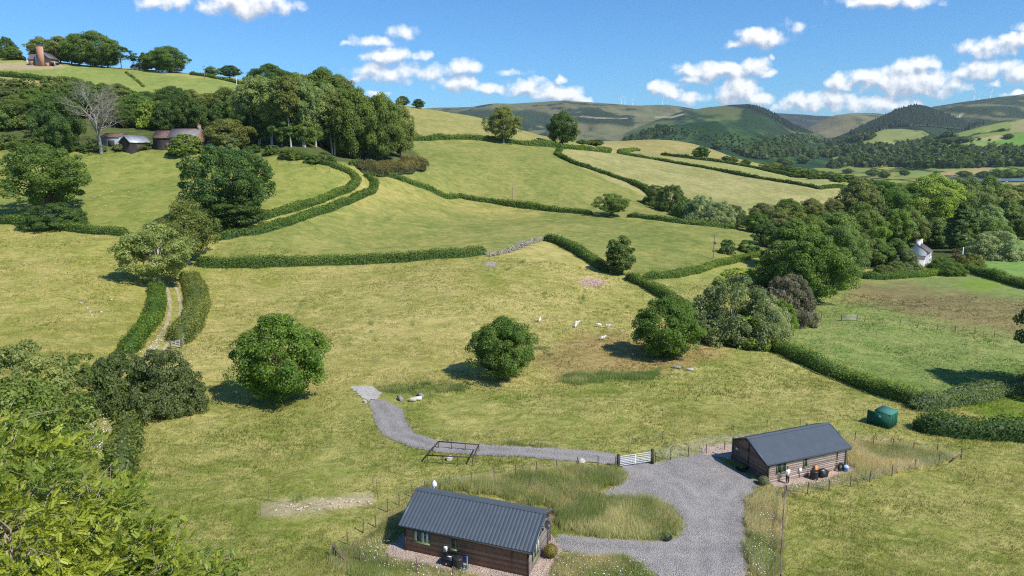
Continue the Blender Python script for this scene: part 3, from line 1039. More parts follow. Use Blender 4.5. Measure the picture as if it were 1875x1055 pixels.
COL = {k: tuple(q * x for q, x in zip((2.75, 2.7, 2.6), v)) for k, v in dict(green=(.053, .084, .016), bright=(.074, .106, .018), dark=(.039, .064, .017), mid=(.058, .086, .021), olive=(.076, .090, .028), pale=(.100, .122, .046),
           grey=(.066, .086, .042), silver=(.108, .128, .078), brown=(.078, .066, .030), yellow=(.100, .130, .026), twig=(.080, .076, .060), sage=(.058, .074, .027)).items()}
_tc = [0]


def tree(kd, px, py, hpx, wpx, col, label, group=None, cat='tree', name='tree', y0=14, y1=9000, pos=None, var=None, rz=None):
    """a tree whose foot stands where photo pixel (px, py) meets the ground, sized in photo pixels"""
    p = pos or at(px, py, y0, y1)
    d = depth(p)
    _tc[0] += 1
    k = _tc[0]
    H, W, cm, tm = KIND[kd][(k if var is None else var) % len(KIND[kd])]
    cosv = math.cos(math.atan2(CAMZ - p[2], p[1]))
    h = hpx * d / F / max(.6, cosv)
    wd = wpx * d / F
    o = empty(name, p, rz if rz is not None else (k * 2.399) % 6.28)
    o.scale = (wd / W, wd / W, h / H)
    tag(o, label, cat, group)
    link('trunk', tm, o)
    cr = link('crown', cm, o)
    c = COL[col]
    jit = random.uniform(.9, 1.1)
    cr.color = (c[0] * jit * random.uniform(.93, 1.07), c[1] * jit, c[2] * jit * random.uniform(.9, 1.1), 1)
    return o


# ------------------------------------------------ trees one can tell apart
T = tree
T('maple', 521, 736, 151, 144, 'green', 'largest round green tree in the straw meadow, left of the gravel crossing', var=0)
T('maple', 921, 694, 106, 108, 'green', 'round bright green tree in the middle of the meadow, beyond the slate track', var=1)
T('maple', 1217, 655, 103, 112, 'green', 'round green tree below the sheep, beside the big willow clump', var=2)
T('oak', 88, 392, 128, 152, 'mid', 'open-crowned oak with bare limbs showing on the far left hedge', var=0, name='oak_tree')
T('bush', 100, 415, 42, 100, 'dark', 'dark holly thicket round the foot of the far left oak', cat='shrub', name='holly_bush')
T('oak', 420, 408, 140, 152, 'dark', 'big dark full-crowned oak standing in the lane hedge', var=1, name='oak_tree')
T('broad', 428, 416, 62, 104, 'dark', 'low dark tree filling the space under the big lane oak', var=1)
T('ash', 292, 522, 108, 122, 'pale', 'pale silvery tree arching over the farm track', var=0, name='ash_tree')
T('ash', 346, 482, 108, 98, 'olive', 'mid green tree just behind the pale track tree', var=1, name='ash_tree')
T('bush', 220, 748, 100, 118, 'sage', 'dark grey-green thorn bush at the end of the farm track', cat='shrub', name='thorn_bush', var=0)
T('bush', 302, 754, 108, 118, 'sage', 'rounded grey-green bush touching the meadow edge at the track end', cat='shrub', name='thorn_bush', var=1)
T('bush', 245, 762, 40, 44, 'bright', 'fresh green young shrub in front of the two thorn bushes', cat='shrub', name='shrub')
T('bush', 40, 770, 130, 190, 'pale', 'silvery green willow thicket on the left edge', cat='shrub', name='willow_bush', var=2)
T('bush', 40, 850, 150, 230, 'mid', 'mid green thicket between the willow and the near ash tree', cat='shrub', name='shrub', var=0)
T('scrub', 150, 700, 50, 60, 'mid', 'green bramble bush beside the track behind the willow thicket', cat='shrub', name='bramble_bush')
T('column', 1134, 502, 68, 50, 'dark', 'upright dark tree where the hedges meet below the middle field', name='tree')
T('oak', 1120, 396, 42, 63, 'mid', 'small spreading oak standing alone in the middle hedge', name='oak_tree', var=0)
T('ash', 922, 262, 62, 64, 'olive', 'pale roundish tree in the high hedge below the skyline pasture', var=1)
T('broad', 1030, 268, 60, 54, 'dark', 'dark tree in the high hedge nearest the far moor', var=2)
T('broad', 738, 194, 17, 22, 'dark', 'small dark tree on the skyline, left of a pair', var=0)
T('broad', 767, 199, 17, 20, 'dark', 'small dark tree on the skyline, right of a pair', var=3)
T('bush', 1340, 622, 112, 150, 'grey', 'big grey-green willow clump beside the valley hedge', cat='shrub', name='willow_bush', var=1)
T('bush', 1395, 620, 76, 92, 'silver', 'silvery willow leaning on the big willow clump', cat='shrub', name='willow_bush', var=2)
T('scrub', 1372, 636, 58, 74, 'bright', 'bright green shrub at the foot of the silvery willow', cat='shrub', name='shrub')
T('scrub', 1290, 600, 45, 60, 'dark', 'dark low shrub on the left of the big willow clump', cat='shrub', name='shrub')
T('bush', 1448, 560, 50, 60, 'bright', 'yellow-green shrub in front of the grey twiggy bush', cat='shrub', name='shrub', pos=at(1425, 600))
T('scrub', 1345, 522, 30, 66, 'yellow', 'thin yellowish shrub standing behind the big willow', cat='shrub', name='shrub')
T('broad', 1438, 535, 92, 84, 'mid', 'bright green leafy tree, left one of the valley row', var=0)
T('maple', 1488, 552, 118, 112, 'green', 'bright green leafy tree, largest of the valley row', var=0)
T('maple', 1532, 528, 110, 84, 'mid', 'green leafy tree at the right end of the valley row', var=2)
T('maple', 1476, 490, 90, 90, 'mid', 'bright green tree behind the largest of the valley row', var=1)
T('scrub', 1330, 464, 26, 26, 'dark', 'small dark thorn beside the transformer pole', cat='shrub', name='thorn_bush')
T('scrub', 1368, 460, 20, 36, 'mid', 'low green bush to the right of the small dark thorn', cat='shrub', name='shrub')
T('broad', 1403, 452, 44, 44, 'dark', 'round dark tree at the end of the pole field hedge', var=3)
T('bush', 1652, 492, 36, 54, 'grey', 'green garden shrub before the white cottage', cat='shrub', name='shrub')
T('bush', 1640, 500, 22, 40, 'olive', 'olive garden bush left of the cottage lawn hedge', cat='shrub', name='shrub')
T('spruce', 1757, 462, 92, 62, 'dark', 'dark spruce tree behind the white cottage', name='spruce_tree')
T('bush', 1822, 474, 50, 92, 'silver', 'grey-green willow beside the bright paddock', cat='shrub', name='willow_bush')
T('scrub', 1748, 482, 26, 26, 'brown', 'purple-brown shrub right of the white cottage', cat='shrub', name='shrub')
T('broad', 1988, 728, 215, 190, 'dark', 'dark tree leaning in at the right edge above the wet field', var=0)
T('bush', 1436, 592, 90, 98, 'twig', 'grey-brown sparse bush at the right of the willow clump', cat='shrub', name='thorn_bush', var=0)
T('broad', 1455, 500, 92, 92, 'green', 'green tree behind the left one of the valley row', var=2)
T('broad', 1520, 482, 90, 86, 'mid', 'tall green tree above the right end of the valley row', var=3)
T('broad', 1552, 505, 66, 62, 'olive', 'olive green tree closing the valley row on the right', var=1)
T('scrub', 1405, 520, 46, 62, 'yellow', 'yellow-green scrub left of the valley row', cat='shrub', name='shrub')
T('bush', 1727, 492, 22, 42, 'mid', 'rounded garden bush right of the white cottage', cat='shrub', name='shrub', var=1)
T('bush', 1775, 488, 24, 44, 'olive', 'olive bush under the pale pole by the cottage', cat='shrub', name='shrub', var=2)
T('bush', 1618, 505, 20, 44, 'olive', 'low olive bush before the tin roofed shed', cat='shrub', name='shrub', var=0)
T('bush', 1738, 503, 24, 48, 'green', 'bright bush swelling out of the cottage hedge', cat='shrub', name='shrub', var=1)
# willows and thorns in the diagonal hedge
for a in ((1200, 376, 36, 46, 'dark', 'dark thorn at the top of the hedgerow thicket'), (1228, 388, 50, 52, 'dark', 'taller dark thorn in the hedgerow thicket'),
          (1255, 398, 36, 40, 'mid', 'green bush between the dark thorns and the silvery sallows'), (1285, 405, 46, 58, 'silver', 'silvery sallow, first of three in the hedgerow thicket'),
          (1318, 410, 42, 50, 'silver', 'silvery sallow, middle of three in the hedgerow thicket'), (1345, 413, 36, 42, 'grey', 'silvery sallow, last of three beside the valley trees')):
    T('bush', a[0], a[1], a[2], a[3], a[4], a[5], 'hedgerow thicket', 'shrub', 'sallow_bush')

# hill top row against the sky
HT = [('broad', 13, 107, 37, 30, 'dark', 'dark tree on the skyline left of the brick house'), ('broad', 45, 108, 22, 32, 'mid', 'small green tree just left of the brick house'),
      ('broad', 100, 121, 40, 46, 'olive', 'green tree directly right of the brick house'), ('broad', 130, 124, 46, 46, 'olive', 'olive tree second to the right of the brick house'),
      ('broad', 163, 130, 54, 48, 'mid', 'tree left of the tallest hill top tree'), ('maple', 193, 133, 60, 78, 'mid', 'tallest broad tree on the hill top'),
      ('pine', 238, 130, 42, 26, 'dark', 'ragged pine beside the hill top cottage'), ('pine', 260, 124, 33, 19, 'dark', 'slim pine with clear stem on the hill top'),
      ('spruce', 279, 133, 32, 24, 'mid', 'small pointed conifer right of the slim pine'), ('maple', 322, 136, 44, 62, 'mid', 'wide round tree at the right of the hill top group'),
      ('broad', 388, 140, 17, 24, 'mid', 'small round tree beside the skyline pole'), ('broad', 421, 142, 21, 36, 'dark', 'round tree on the skyline hedge'),
      ('scrub', 455, 158, 17, 24, 'mid', 'low bush at the end of the skyline hedge'), ('maple', 497, 165, 44, 70, 'dark', 'broad dark skyline tree above the tall wood')]
for a in HT:
    T(*a[:6], a[6], y0=330, pos=at_depth(a[1], 464) if a[1] < 330 and a[1] > 30 else None)
for x in (214, 150, 300):
    T('broad', x, 134 if x > 190 else 124, 34, 40, 'mid', 'dark tree in the row along the hill top garden', 'hill top trees', pos=at_depth(x, 466))

# the wood on the hillside, back to front
WOOD = 'trees of the hillside wood'


def fill(rows, label, group, cat='tree', name='tree', **kw):
    for (x0, x1, step, py0, py1, h, wd, kds, cols) in rows:
        n = max(1, int(round((x1 - x0) / step)))
        for i in range(n + 1):
            f = i / n
            px = x0 + (x1 - x0) * f + random.uniform(-.25, .25) * step
            py = py0 + (py1 - py0) * f + random.uniform(-2.5, 2.5)
            s = random.uniform(.85, 1.18)
            T(random.choice(kds), px, py, h * s, wd * s * random.uniform(.9, 1.1), random.choice(cols), label, group, cat, name, **kw)


B_, M_ = ['broad', 'broad', 'maple'], ['mid', 'dark', 'olive', 'mid']
fill([(0, 130, 26, 172, 172, 26, 34, ['scrub', 'broad'], ['mid', 'olive']), (130, 330, 30, 178, 196, 26, 38, B_, ['mid', 'olive']),
      (-10, 300, 34, 192, 205, 34, 44, B_, M_), (300, 470, 30, 212, 214, 44, 44, B_, ['mid', 'olive', 'dark'])],
     'broadleaf tree in the upper band of the hillside wood', 'upper trees of the hillside wood', y0=240, y1=440)
fill([(-10, 250, 34, 218, 218, 40, 48, B_, M_), (-10, 80, 30, 236, 236, 38, 48, ['scrub', 'broad'], ['mid', 'olive']),
      (205, 300, 30, 232, 236, 44, 44, ['scrub', 'broad'], ['bright', 'mid', 'dark']), (300, 470, 34, 240, 242, 58, 46, B_, ['dark', 'mid'])],
     'broadleaf tree or scrub in the dense middle of the hillside wood', 'middle trees of the hillside wood', y0=235, y1=400)
fill([(540, 620, 26, 205, 212, 66, 62, ['maple', 'broad'], ['mid', 'olive'])], 'high round tree rising behind the tall pale-stemmed trees', 'round trees above the tall wood', y0=240, y1=440)
fill([(458, 600, 20, 264, 272, 106, 46, ['tall'], ['pale', 'olive', 'pale'])], 'tall tree with bare pale stems at the front of the hillside wood', 'pale stemmed trees of the wood', y0=200, y1=330)
fill([(470, 610, 28, 262, 272, 52, 46, ['broad'], ['dark', 'mid'])], 'dark understorey tree between the pale stems', 'understorey of the wood', y0=200, y1=340)
fill([(612, 650, 18, 282, 288, 112, 64, ['maple', 'tall'], ['mid', 'olive'])], 'tall leafy tree at the inner side of the wood corner', 'corner trees of the wood', y0=200, y1=340)
T('maple', 655, 292, 122, 78, 'mid', 'tallest green tree of the wood corner above the bracken', var=0)
T('maple', 700, 292, 112, 74, 'mid', 'dense tree second from the right in the wood corner', var=1)
T('broad', 733, 288, 96, 54, 'olive', 'last tree of the wood corner, beside the big middle field', var=2)
T('broad', 690, 215, 34, 50, 'olive', 'thin topped tree behind the wood corner on the skyline', var=1, y0=330)
T('maple', 108, 282, 102, 76, 'dark', 'big dark tree between the long shed and the dead tree', var=2)
T('broad', 62, 290, 40, 70, 'mid', 'green tree before the long shed', var=0)
T('scrub', 338, 282, 40, 58, 'mid', 'green bush growing against the stone barn', cat='shrub', name='shrub')
T('broad', 420, 276, 56, 72, 'olive', 'thin olive brown tree right of the stone barn', var=3)
T('scrub', 425, 292, 38, 44, 'grey', 'grey-green thorn behind the big lane oak', cat='shrub', name='thorn_bush')
fill([(470, 600, 26, 280, 300, 16, 30, ['scrub'], ['mid', 'olive', 'dark'])], 'low scrub along the fence below the tall wood', 'scrub below the wood', 'shrub', 'scrub_bush', y0=200, y1=320)
fill([(0, 50, 24, 272, 268, 26, 36, ['scrub'], ['mid', 'olive']), (130, 270, 30, 276, 272, 12, 26, ['scrub'], ['mid', 'olive'])], 'low scrub along the farmyard edge', 'scrub round the farmyard', 'shrub', 'scrub_bush', y0=200, y1=320)

# the valley wood on the right, back to front
VW = dict(y0=200, y1=700)
fill([(1640, 1880, 38, 374, 374, 34, 44, B_, ['pale', 'mid', 'olive']), (1400, 1600, 38, 404, 398, 36, 42, B_, ['sage', 'mid', 'olive'])],
     'broadleaf tree at the back of the valley wood', 'back trees of the valley wood', **VW)
fill([(1570, 1700, 46, 408, 404, 66, 58, B_, ['olive', 'green', 'pale']), (1760, 1890, 46, 412, 410, 70, 56, B_, ['olive', 'pale', 'mid']), (1385, 1570, 38, 428, 424, 42, 44, B_, ['sage', 'mid', 'green', 'olive'])],
     'broadleaf tree in the middle of the valley wood', 'middle trees of the valley wood', **VW)
T('maple', 1698, 424, 98, 112, 'yellow', 'big yellow-green tree rising highest in the valley wood', var=1)
T('ash', 1765, 428, 96, 84, 'olive', 'open olive tree right of the yellow-green one', var=0)
fill([(1565, 1670, 40, 452, 452, 72, 58, B_, ['green', 'olive', 'mid', 'bright']), (1705, 1800, 40, 456, 454, 50, 54, B_, ['mid', 'olive']), (1800, 1890, 40, 440, 440, 64, 54, B_, ['olive', 'pale', 'mid'])],
     'broadleaf tree at the front of the valley wood near the cottage', 'front trees of the valley wood', **VW)
fill([(1572, 1640, 30, 482, 488, 50, 50, ['broad', 'scrub'], ['mid', 'green', 'olive'])], 'small tree or tall shrub left of the cottage garden', 'garden edge shrubs', 'shrub', 'shrub', **VW)

# hedgerow trees farther down the valley, each with its own place
FARL = [(1283, 291, 22, 30), (1314, 273, 16, 20), (1342, 299, 12, 18), (1365, 303, 10, 18), (1330, 296, 10, 18), (1083, 266, 10, 24), (1093, 268, 12, 22), (1065, 264, 8, 20)]
for i, (x, y, h, wd) in enumerate(FARL):
    T('broad', x, y, h, wd, ['dark', 'mid', 'olive'][i % 3], 'hedgerow tree on the crest behind the pale fields', 'crest hedgerow trees', y0=400)
fill([(1400, 1600, 17, 311, 341, 12, 24, ['broad', 'scrub'], ['dark', 'mid', 'olive']), (1450, 1610, 20, 322, 340, 11, 24, ['scrub'], ['dark', 'mid'])],
     'tree in the dark hedgerow behind the pale strip fields', 'hedgerow trees behind the strip fields', y0=420, y1=900)
V2 = 'valley floor trees'
for (x, y, h, wd) in [(1597, 323, 13, 24), (1618, 326, 13, 22), (1656, 322, 11, 17), (1712, 328, 13, 14), (1765, 323, 10, 24), (1800, 328, 14, 24), (1822, 327, 17, 26), (1845, 326, 16, 26), (1866, 326, 14, 24), (1470, 300, 14, 22), (1442, 304, 13, 20), (1432, 298, 10, 18), (1415, 306, 10, 24), (1552, 318, 9, 18), (1520, 322, 8, 16),
                      (1850, 302, 8, 20), (1873, 304, 12, 26), (1740, 262, 10, 34), (1765, 260, 10, 26), (1846, 254, 9, 16), (1793, 257, 5, 6), (1812, 258, 4, 5), (1835, 240, 5, 10)]:
    T('broad', x, y, h, wd, random.choice(['dark', 'mid']), 'single tree among the far valley fields', V2, y0=600)


def mass(name, polys, n, h, wd, col, label, cones=False, y0=800, y1=9000):
    """a far wood that reads as one mass: many small crowns in one object"""
    rng = np.random.default_rng(len(name) + n)
    Vs, Fs, Ts, off = [], [], [], 0
    for poly, share in polys:
        P = np.array(poly, float)
        cnt = 0
        tries = 0
        while cnt < n * share and tries < n * 30:
            tries += 1
            px, py = rng.uniform(P[:, 0].min(), P[:, 0].max()), rng.uniform(P[:, 1].min(), P[:, 1].max())
            if poly_sd(poly, np.array([px]), np.array([py]))[0] < 0:
                continue
            p = at(px, py, y0, y1)
            cnt += 1
            hh, ww = h * rng.uniform(.7, 1.2), wd * rng.uniform(.7, 1.25)
            if cones:
                m = 7
                th = np.arange(m) / m * 6.283 + rng.random()
                V = np.r_[np.c_[np.cos(th) * ww / 2, np.sin(th) * ww / 2, np.full(m, hh * .1)], [[0, 0, hh]]] + np.array(p)
                F3 = np.array([(i, (i + 1) % m, m) for i in range(m)])
                Vs.append(V); Fs.append(F3 + off); Ts.append(np.full(m, rng.random())); off += len(V)
            else:
                m = 46
                q = unit(m, rng)
                q[:, 2] = abs(q[:, 2]) * 1.1 - .1
                rad = 1 + .25 * np.sin(q[:, 0] * 5 + rng.random() * 6) * np.cos(q[:, 1] * 4)
                Q = q * rad[:, None] * np.array([ww / 2, ww / 2, hh * .75]) + np.array([0, 0, hh * .25]) + np.array(p)
                V, Fq = cards(Q, q + unit(m, rng) * .5, ww * .42, rng, .8)
                Vs.append(V); Fs.append(Fq + off); Ts.append(np.clip(rng.random() * .6 + rng.random(m) * .4, 0, 1)); off += len(V)
    me = mesh_np(name, np.concatenate(Vs), np.concatenate(Fs), M_leaf, False, {'tint': np.concatenate(Ts)})
    o = link(name, me)
    o.color = (*col, 1)
    tag(o, label, 'wood', None, 'stuff')
    return o


DK = (.070, .112, .034)
mass('far_woodland', [([(1500, 312), (1560, 290), (1640, 282), (1700, 276), (1780, 275), (1880, 276), (1880, 300), (1800, 304), (1700, 311), (1600, 306), (1540, 310)], 1.0),
                      ([(1460, 284), (1560, 272), (1640, 272), (1660, 280), (1560, 286), (1490, 292)], .4), ([(1350, 288), (1420, 272), (1480, 274), (1470, 284), (1400, 292)], .3),
                      ([(1610, 276), (1660, 268), (1700, 262), (1720, 272), (1650, 280)], .2)], 420, 17, 17, DK, 'dark broadleaf wood filling the far valley side', y0=900)
mass('far_hedgerow_wood', [([(1330, 284), (1400, 264), (1450, 252), (1480, 258), (1480, 268), (1400, 280)], .3), ([(1140, 262), (1180, 246), (1210, 232), (1240, 240), (1180, 262)], .15),
                           ([(1495, 262), (1530, 258), (1600, 250), (1590, 258), (1520, 266)], .2), ([(1690, 256), (1740, 250), (1748, 256), (1700, 262)], .12), ([(1450, 250), (1490, 254), (1500, 262), (1460, 258)], .15),
                           ([(1700, 300), (1880, 296), (1880, 304), (1720, 310)], .2)], 420, 15, 17, DK, 'scattered woods and hedgerows on the far hill foot', y0=1000)
mass('gorse_scrub', [([(1140, 262), (1250, 236), (1400, 252), (1440, 262), (1340, 278), (1200, 276)], 1.0)], 240, 4.5, 6, (.045, .075, .02), 'dark gorse bushes dotted over the bracken hill', y0=1500)
mass('conifer_plantation', [([(1555, 244), (1610, 219), (1645, 203), (1680, 196), (1725, 209), (1780, 232), (1800, 242), (1700, 232), (1640, 232), (1575, 250)], 1.0)], 2600, 17, 13, (.030, .052, .028), 'dark conifer plantation over the far round hill', True, 2000, 4500)
mass('conifer_strip', [([(1365, 194), (1395, 199), (1430, 217), (1470, 238), (1490, 246), (1455, 240), (1415, 215)], 1.0)], 420, 14, 12, (.026, .046, .024), 'strip of conifers along the far hill edge', True, 2000, 4600)


# ------------------------------------------------ hedges
def hedge(pts, h, wd, col, label, leaf=None, name='hedge', dens=14.0, group=None, cat='hedge', rough=.30, y0=14, y1=9000, world=None):
    W3 = world or [at(a, b, y0, y1) for a, b in pts]
    W2 = np.array([(p[0], p[1]) for p in W3])
    seg = np.r_[0, np.cumsum(np.linalg.norm(np.diff(W2, axis=0), axis=1))]
    L = seg[-1]
    rng = np.random.default_rng(int(L * 97) % 9999)
    step = .8
    n = max(3, int(L / step))
    s = np.linspace(0, L, n)
    cx, cy = np.interp(s, seg, W2[:, 0]), np.interp(s, seg, W2[:, 1])
    for _ in range(3):
        cx[1:-1] = (cx[:-2] + 2 * cx[1:-1] + cx[2:]) / 4
        cy[1:-1] = (cy[:-2] + 2 * cy[1:-1] + cy[2:]) / 4
    tx, ty = np.gradient(cx), np.gradient(cy)
    tl = np.hypot(tx, ty) + 1e-9
    nx, ny = -ty / tl, tx / tl
    Ym = float(np.mean(cy))
    leaf = leaf or max(.20, Ym * .0014)
    hs = h * (1 + fbm(s / 3.5, s * 0 + 3, 3, 31) * rough * 2.2 + fbm(s / 14, s * 0 + 9, 2, 32) * rough * 1.6)
    ws = wd * (1 + fbm(s / 4.5, s * 0 + 5, 3, 33) * rough * 2)
    endf = np.clip(np.minimum(s, L - s) / 1.6 + .05, 0, 1) ** .5
    hs = hs * (.25 + .75 * endf); ws = ws * (.12 + .88 * endf)
    # core
    prof = np.array([(-.33, -.3), (-.34, .40), (-.24, .72), (0, .80), (.24, .72), (.34, .40), (.33, -.3)])
    gzs = np.array([gzw(a, b) for a, b in zip(cx, cy)])
    V = np.stack([np.c_[cx + nx * u * ws, cy + ny * u * ws, gzs + v * hs] for u, v in prof], 1)
    m = len(prof)
    i = np.arange(n - 1)[:, None] * m
    j = np.arange(m - 1)[None]
    q = np.stack([i + j, i + j + 1, i + m + j + 1, i + m + j], -1).reshape(-1, 4)
    V = V.reshape(-1, 3)
    # leaves round the profile
    per = 2 * h + wd
    cnt = int(L * per * dens / (leaf / .3) ** 1.6)
    cnt = min(cnt, 60000)
    sp = rng.random(cnt) * L
    f = np.interp(sp, s, np.arange(n))
    ii = np.clip(f.astype(int), 0, n - 2)
    fr = f - ii
    ip = lambda A: A[ii] * (1 - fr) + A[ii + 1] * fr
    th = rng.random(cnt) * math.pi
    ex = .55
    u = np.sign(np.cos(th)) * abs(np.cos(th)) ** ex * .5
    v = .06 + .92 * np.sin(th) ** ex * rng.uniform(.25, 1, cnt) ** .28
    lump = 1 + .22 * fbm(sp / 1.3, th * 2.2, 3, 36)
    X = ip(cx) + ip(nx) * u * ip(ws) * lump + rng.normal(0, .13, cnt)
    Yy = ip(cy) + ip(ny) * u * ip(ws) * lump + rng.normal(0, .13, cnt)
    Z = ip(gzs) + v * ip(hs) * lump + rng.normal(0, .13, cnt)
    N = np.c_[ip(nx) * np.cos(th), ip(ny) * np.cos(th), np.sin(th) + .2] + unit(cnt, rng) * 1.0
    sh = rng.random(cnt) < .05
    Z = Z + sh * rng.uniform(0, .28, cnt) * h * rough * 2
    CV, CF = cards(np.c_[X, Yy, Z], N, leaf * (.6 + .8 * rng.random(cnt)), rng, .7)
    tint = np.clip(.45 + fbm(sp / 5, v * 2, 3, 35) * 1.3 + rng.normal(0, .18, cnt), 0, 1)
    o0 = Vector((float(cx[n // 2]), float(cy[n // 2]), float(gzs[n // 2])))
    me = mesh_np(name, np.r_[V, CV] - np.array(o0), np.r_[q, CF + len(V)], M_leaf, False, {'tint': np.r_[np.full(len(q), .0), tint]})
    o = link(name, me, None, o0)
    c = COL[col]
    o.color = (*c, 1)
    return tag(o, label, cat, group)


HG = 'field hedges'
hedge([(358, 487), (420, 489), (480, 489), (620, 485), (700, 481), (760, 477), (830, 472), (890, 466)], 2.7, 2.4, 'mid', 'long clipped hedge along the top of the straw meadow', rough=.14)
hedge([(996, 440), (1022, 446), (1060, 466), (1095, 490), (1114, 500)], 2.6, 2.6, 'mid', 'short thick hedge running down to the upright dark tree', rough=.15)
hedge([(1148, 510), (1180, 526), (1225, 552), (1280, 574)], 2.4, 2.4, 'mid', 'hedge from the meeting corner down to the big willow clump')
hedge([(1178, 512), (1230, 508), (1275, 500), (1330, 484), (1375, 472), (1410, 466)], 2.0, 2.2, 'mid', 'low hedge below the transformer pole')
hedge([(640, 302), (700, 320), (760, 340), (840, 361), (900, 371), (1000, 386), (1085, 394)], 2.2, 2.6, 'mid', 'long diagonal hedge under the big middle field', rough=.25)
hedge([(1148, 398), (1220, 406), (1290, 414), (1350, 420)], 2.0, 2.2, 'mid', 'hedge continuing right from the small spreading oak', rough=.18)
hedge([(396, 440), (470, 428), (530, 410), (580, 392), (640, 371), (684, 352), (687, 338), (668, 322)], 2.2, 3.0, 'mid', 'outer hedge of the sunken lane curving up to the wood', rough=.2)
hedge([(470, 404), (540, 385), (600, 364), (640, 348), (655, 335), (648, 322), (620, 309), (575, 296), (520, 286)], 2.2, 3.0, 'mid', 'inner hedge of the sunken lane round the upper left field', rough=.25)
hedge([(-60, 404), (0, 408), (80, 417), (160, 426), (236, 433)], 2.2, 2.6, 'mid', 'hedge under the far left oak between two meadows')
hedge([(755, 257), (820, 255), (880, 257), (960, 266), (1030, 272), (1118, 280)], 3.0, 3.0, 'mid', 'high hedge along the top of the big middle field')
hedge([(1028, 274), (1019, 284), (1032, 292), (1060, 304), (1110, 320), (1150, 334), (1183, 350), (1195, 362)], 2.4, 2.8, 'dark', 'curving hedge between the big middle field and the pale fields')
hedge([(1130, 281), (1200, 293), (1290, 308), (1400, 329), (1500, 347), (1597, 363)], 2.0, 2.2, 'dark', 'thin straight hedge across the pale strip fields', y0=350)
hedge([(1210, 284), (1290, 294), (1380, 308), (1480, 325), (1560, 336), (1604, 350)], 2.4, 2.6, 'dark', 'dark hedge behind the upper pale strip field', y0=380)
hedge([(1135, 281), (1160, 275), (1172, 277)], 2.6, 4.5, 'mid', 'short hedge stub at the top of the pale strips', y0=350)
hedge([(346, 512), (360, 540), (363, 570), (352, 600), (330, 632)], 2.6, 4.0, 'olive', 'broad hedge on the meadow side of the farm track', rough=.16)
hedge([(288, 530), (287, 570), (272, 600), (252, 628), (232, 650)], 2.2, 3.0, 'green', 'leafy hedge on the left side of the farm track')
hedge([(1335, 622), (1420, 642), (1500, 678), (1560, 700), (1620, 724), (1690, 746)], 2.3, 2.6, 'mid', 'long hedge between the mown meadow and the wet field', rough=.28)
hedge([(1672, 752), (1730, 744), (1790, 734), (1875, 714), (1960, 694)], 2.4, 2.8, 'grey', 'pale leafy hedge with elder behind the dark corner hedge', rough=.3)
hedge([(1672, 786), (1720, 794), (1780, 800), (1875, 806), (1990, 812)], 2.8, 3.2, 'dark', 'dark unclipped hedge beside the green tank shed', rough=.25)
hedge([(1570, 508), (1610, 512), (1660, 508), (1710, 503), (1765, 494)], 2.2, 3.0, 'green', 'leafy hedge in front of the white cottage garden', rough=.3)
hedge([(1765, 496), (1800, 505), (1840, 516), (1875, 527), (1960, 545)], 2.8, 3.2, 'mid', 'hedge running right from the cottage below the paddock')
hedge([(1780, 420), (1875, 412), (1960, 408)], 2.4, 3.0, 'dark', 'hedge behind the bright paddocks on the right')
hedge([(240, 756), (236, 790), (228, 835), (222, 880)], 1.7, 3.0, 'olive', 'overgrown hedge between the near ash tree and the lawn', leaf=.24, rough=.45)
hedge([(-60, 132), (0, 138), (60, 144), (105, 151), (160, 160), (220, 170), (310, 184)], 3.0, 3.5, 'mid', 'hedge across the hill farm field', y0=340, y1=450)
hedge([(348, 137), (390, 143), (430, 152), (462, 163)], 2.2, 2.4, 'mid', 'skyline hedge right of the hill top trees', y0=400)
hedge([(0, 107), (45, 110)], 3, 3, 'dark', 'dark garden hedge left of the brick house', y0=400)
hedge([(230, 133), (248, 146), (264, 160)], 1.0, 1.2, 'olive', 'thin boundary line down the hill farm field', y0=340)
hedge([(658, 313), (700, 316), (745, 312), (772, 306)], 4.2, 8.0, 'brown', 'brown bracken bank at the foot of the wood corner', name='bracken_bank', cat='bracken', rough=.2)
hedge([(1040, 272), (1075, 275), (1118, 277)], 2.4, 3.0, 'dark', 'short hedge on the crest right of the dark tree', y0=380)
# ---------------------------------------------------------------- materials of built things
def wood_boards(name, c1, c2, c3):
    m, t, out = new_mat(name)
    tcn = t.node('ShaderNodeTexCoord')
    tint = t.node('ShaderNodeAttribute', attribute_name='tint').outputs['Fac']
    sx = t.noise(t.vmath('MULTIPLY', tcn.outputs['Object'], (1.1, 1.1, 14)), 1.6, 6, .7)
    blot = t.noise(tcn.outputs['Object'], 1.3, 5, .7, .8)
    c = t.mix(t.maprange(sx, .3, .7, 0, 1), c1, c2)
    c = t.mix(t.maprange(t.math('ADD', t.math('MULTIPLY', tint, .6), t.math('MULTIPLY', blot, .7)), .45, .95, 0, .85), c, c3)
    pbr(t, out, c, .85, .2, bump_node(t, sx, .3, .02))
    return m


M_board_dark = wood_boards('dark_boards', (.11, .062, .042), (.22, .13, .092), (.30, .20, .15))
M_board_gable = wood_boards('weathered_gable_boards', (.22, .165, .135), (.40, .325, .28), (.52, .45, .41))
M_board_pale = wood_boards('weathered_boards', (.36, .25, .20), (.66, .51, .43), (.74, .62, .55))
M_board_brown = wood_boards('brown_boards', (.10, .065, .05), (.20, .14, .115), (.27, .20, .175))
M_roof = plain('slate_grey_sheet', (.072, .088, .105), .42, .4, .10, 1.2)
M_trim = plain('dark_trim', (.06, .042, .034), .7, .3, .2, 5)
M_frame = plain('green_frame', (.17, .22, .095), .5, .4, .08, 5)
M_curtain = plain('pale_curtain', (.62, .62, .57), .9, .1, .08, 9)
M_black = plain('black_plastic', (.022, .023, .026), .45, .4, .2, 4)
M_white = plain('white_paint', (.78, .78, .76), .5, .4, .04, 4)
M_buff = plain('buff_stone', (.46, .38, .26), .9, .2, .2, 5)
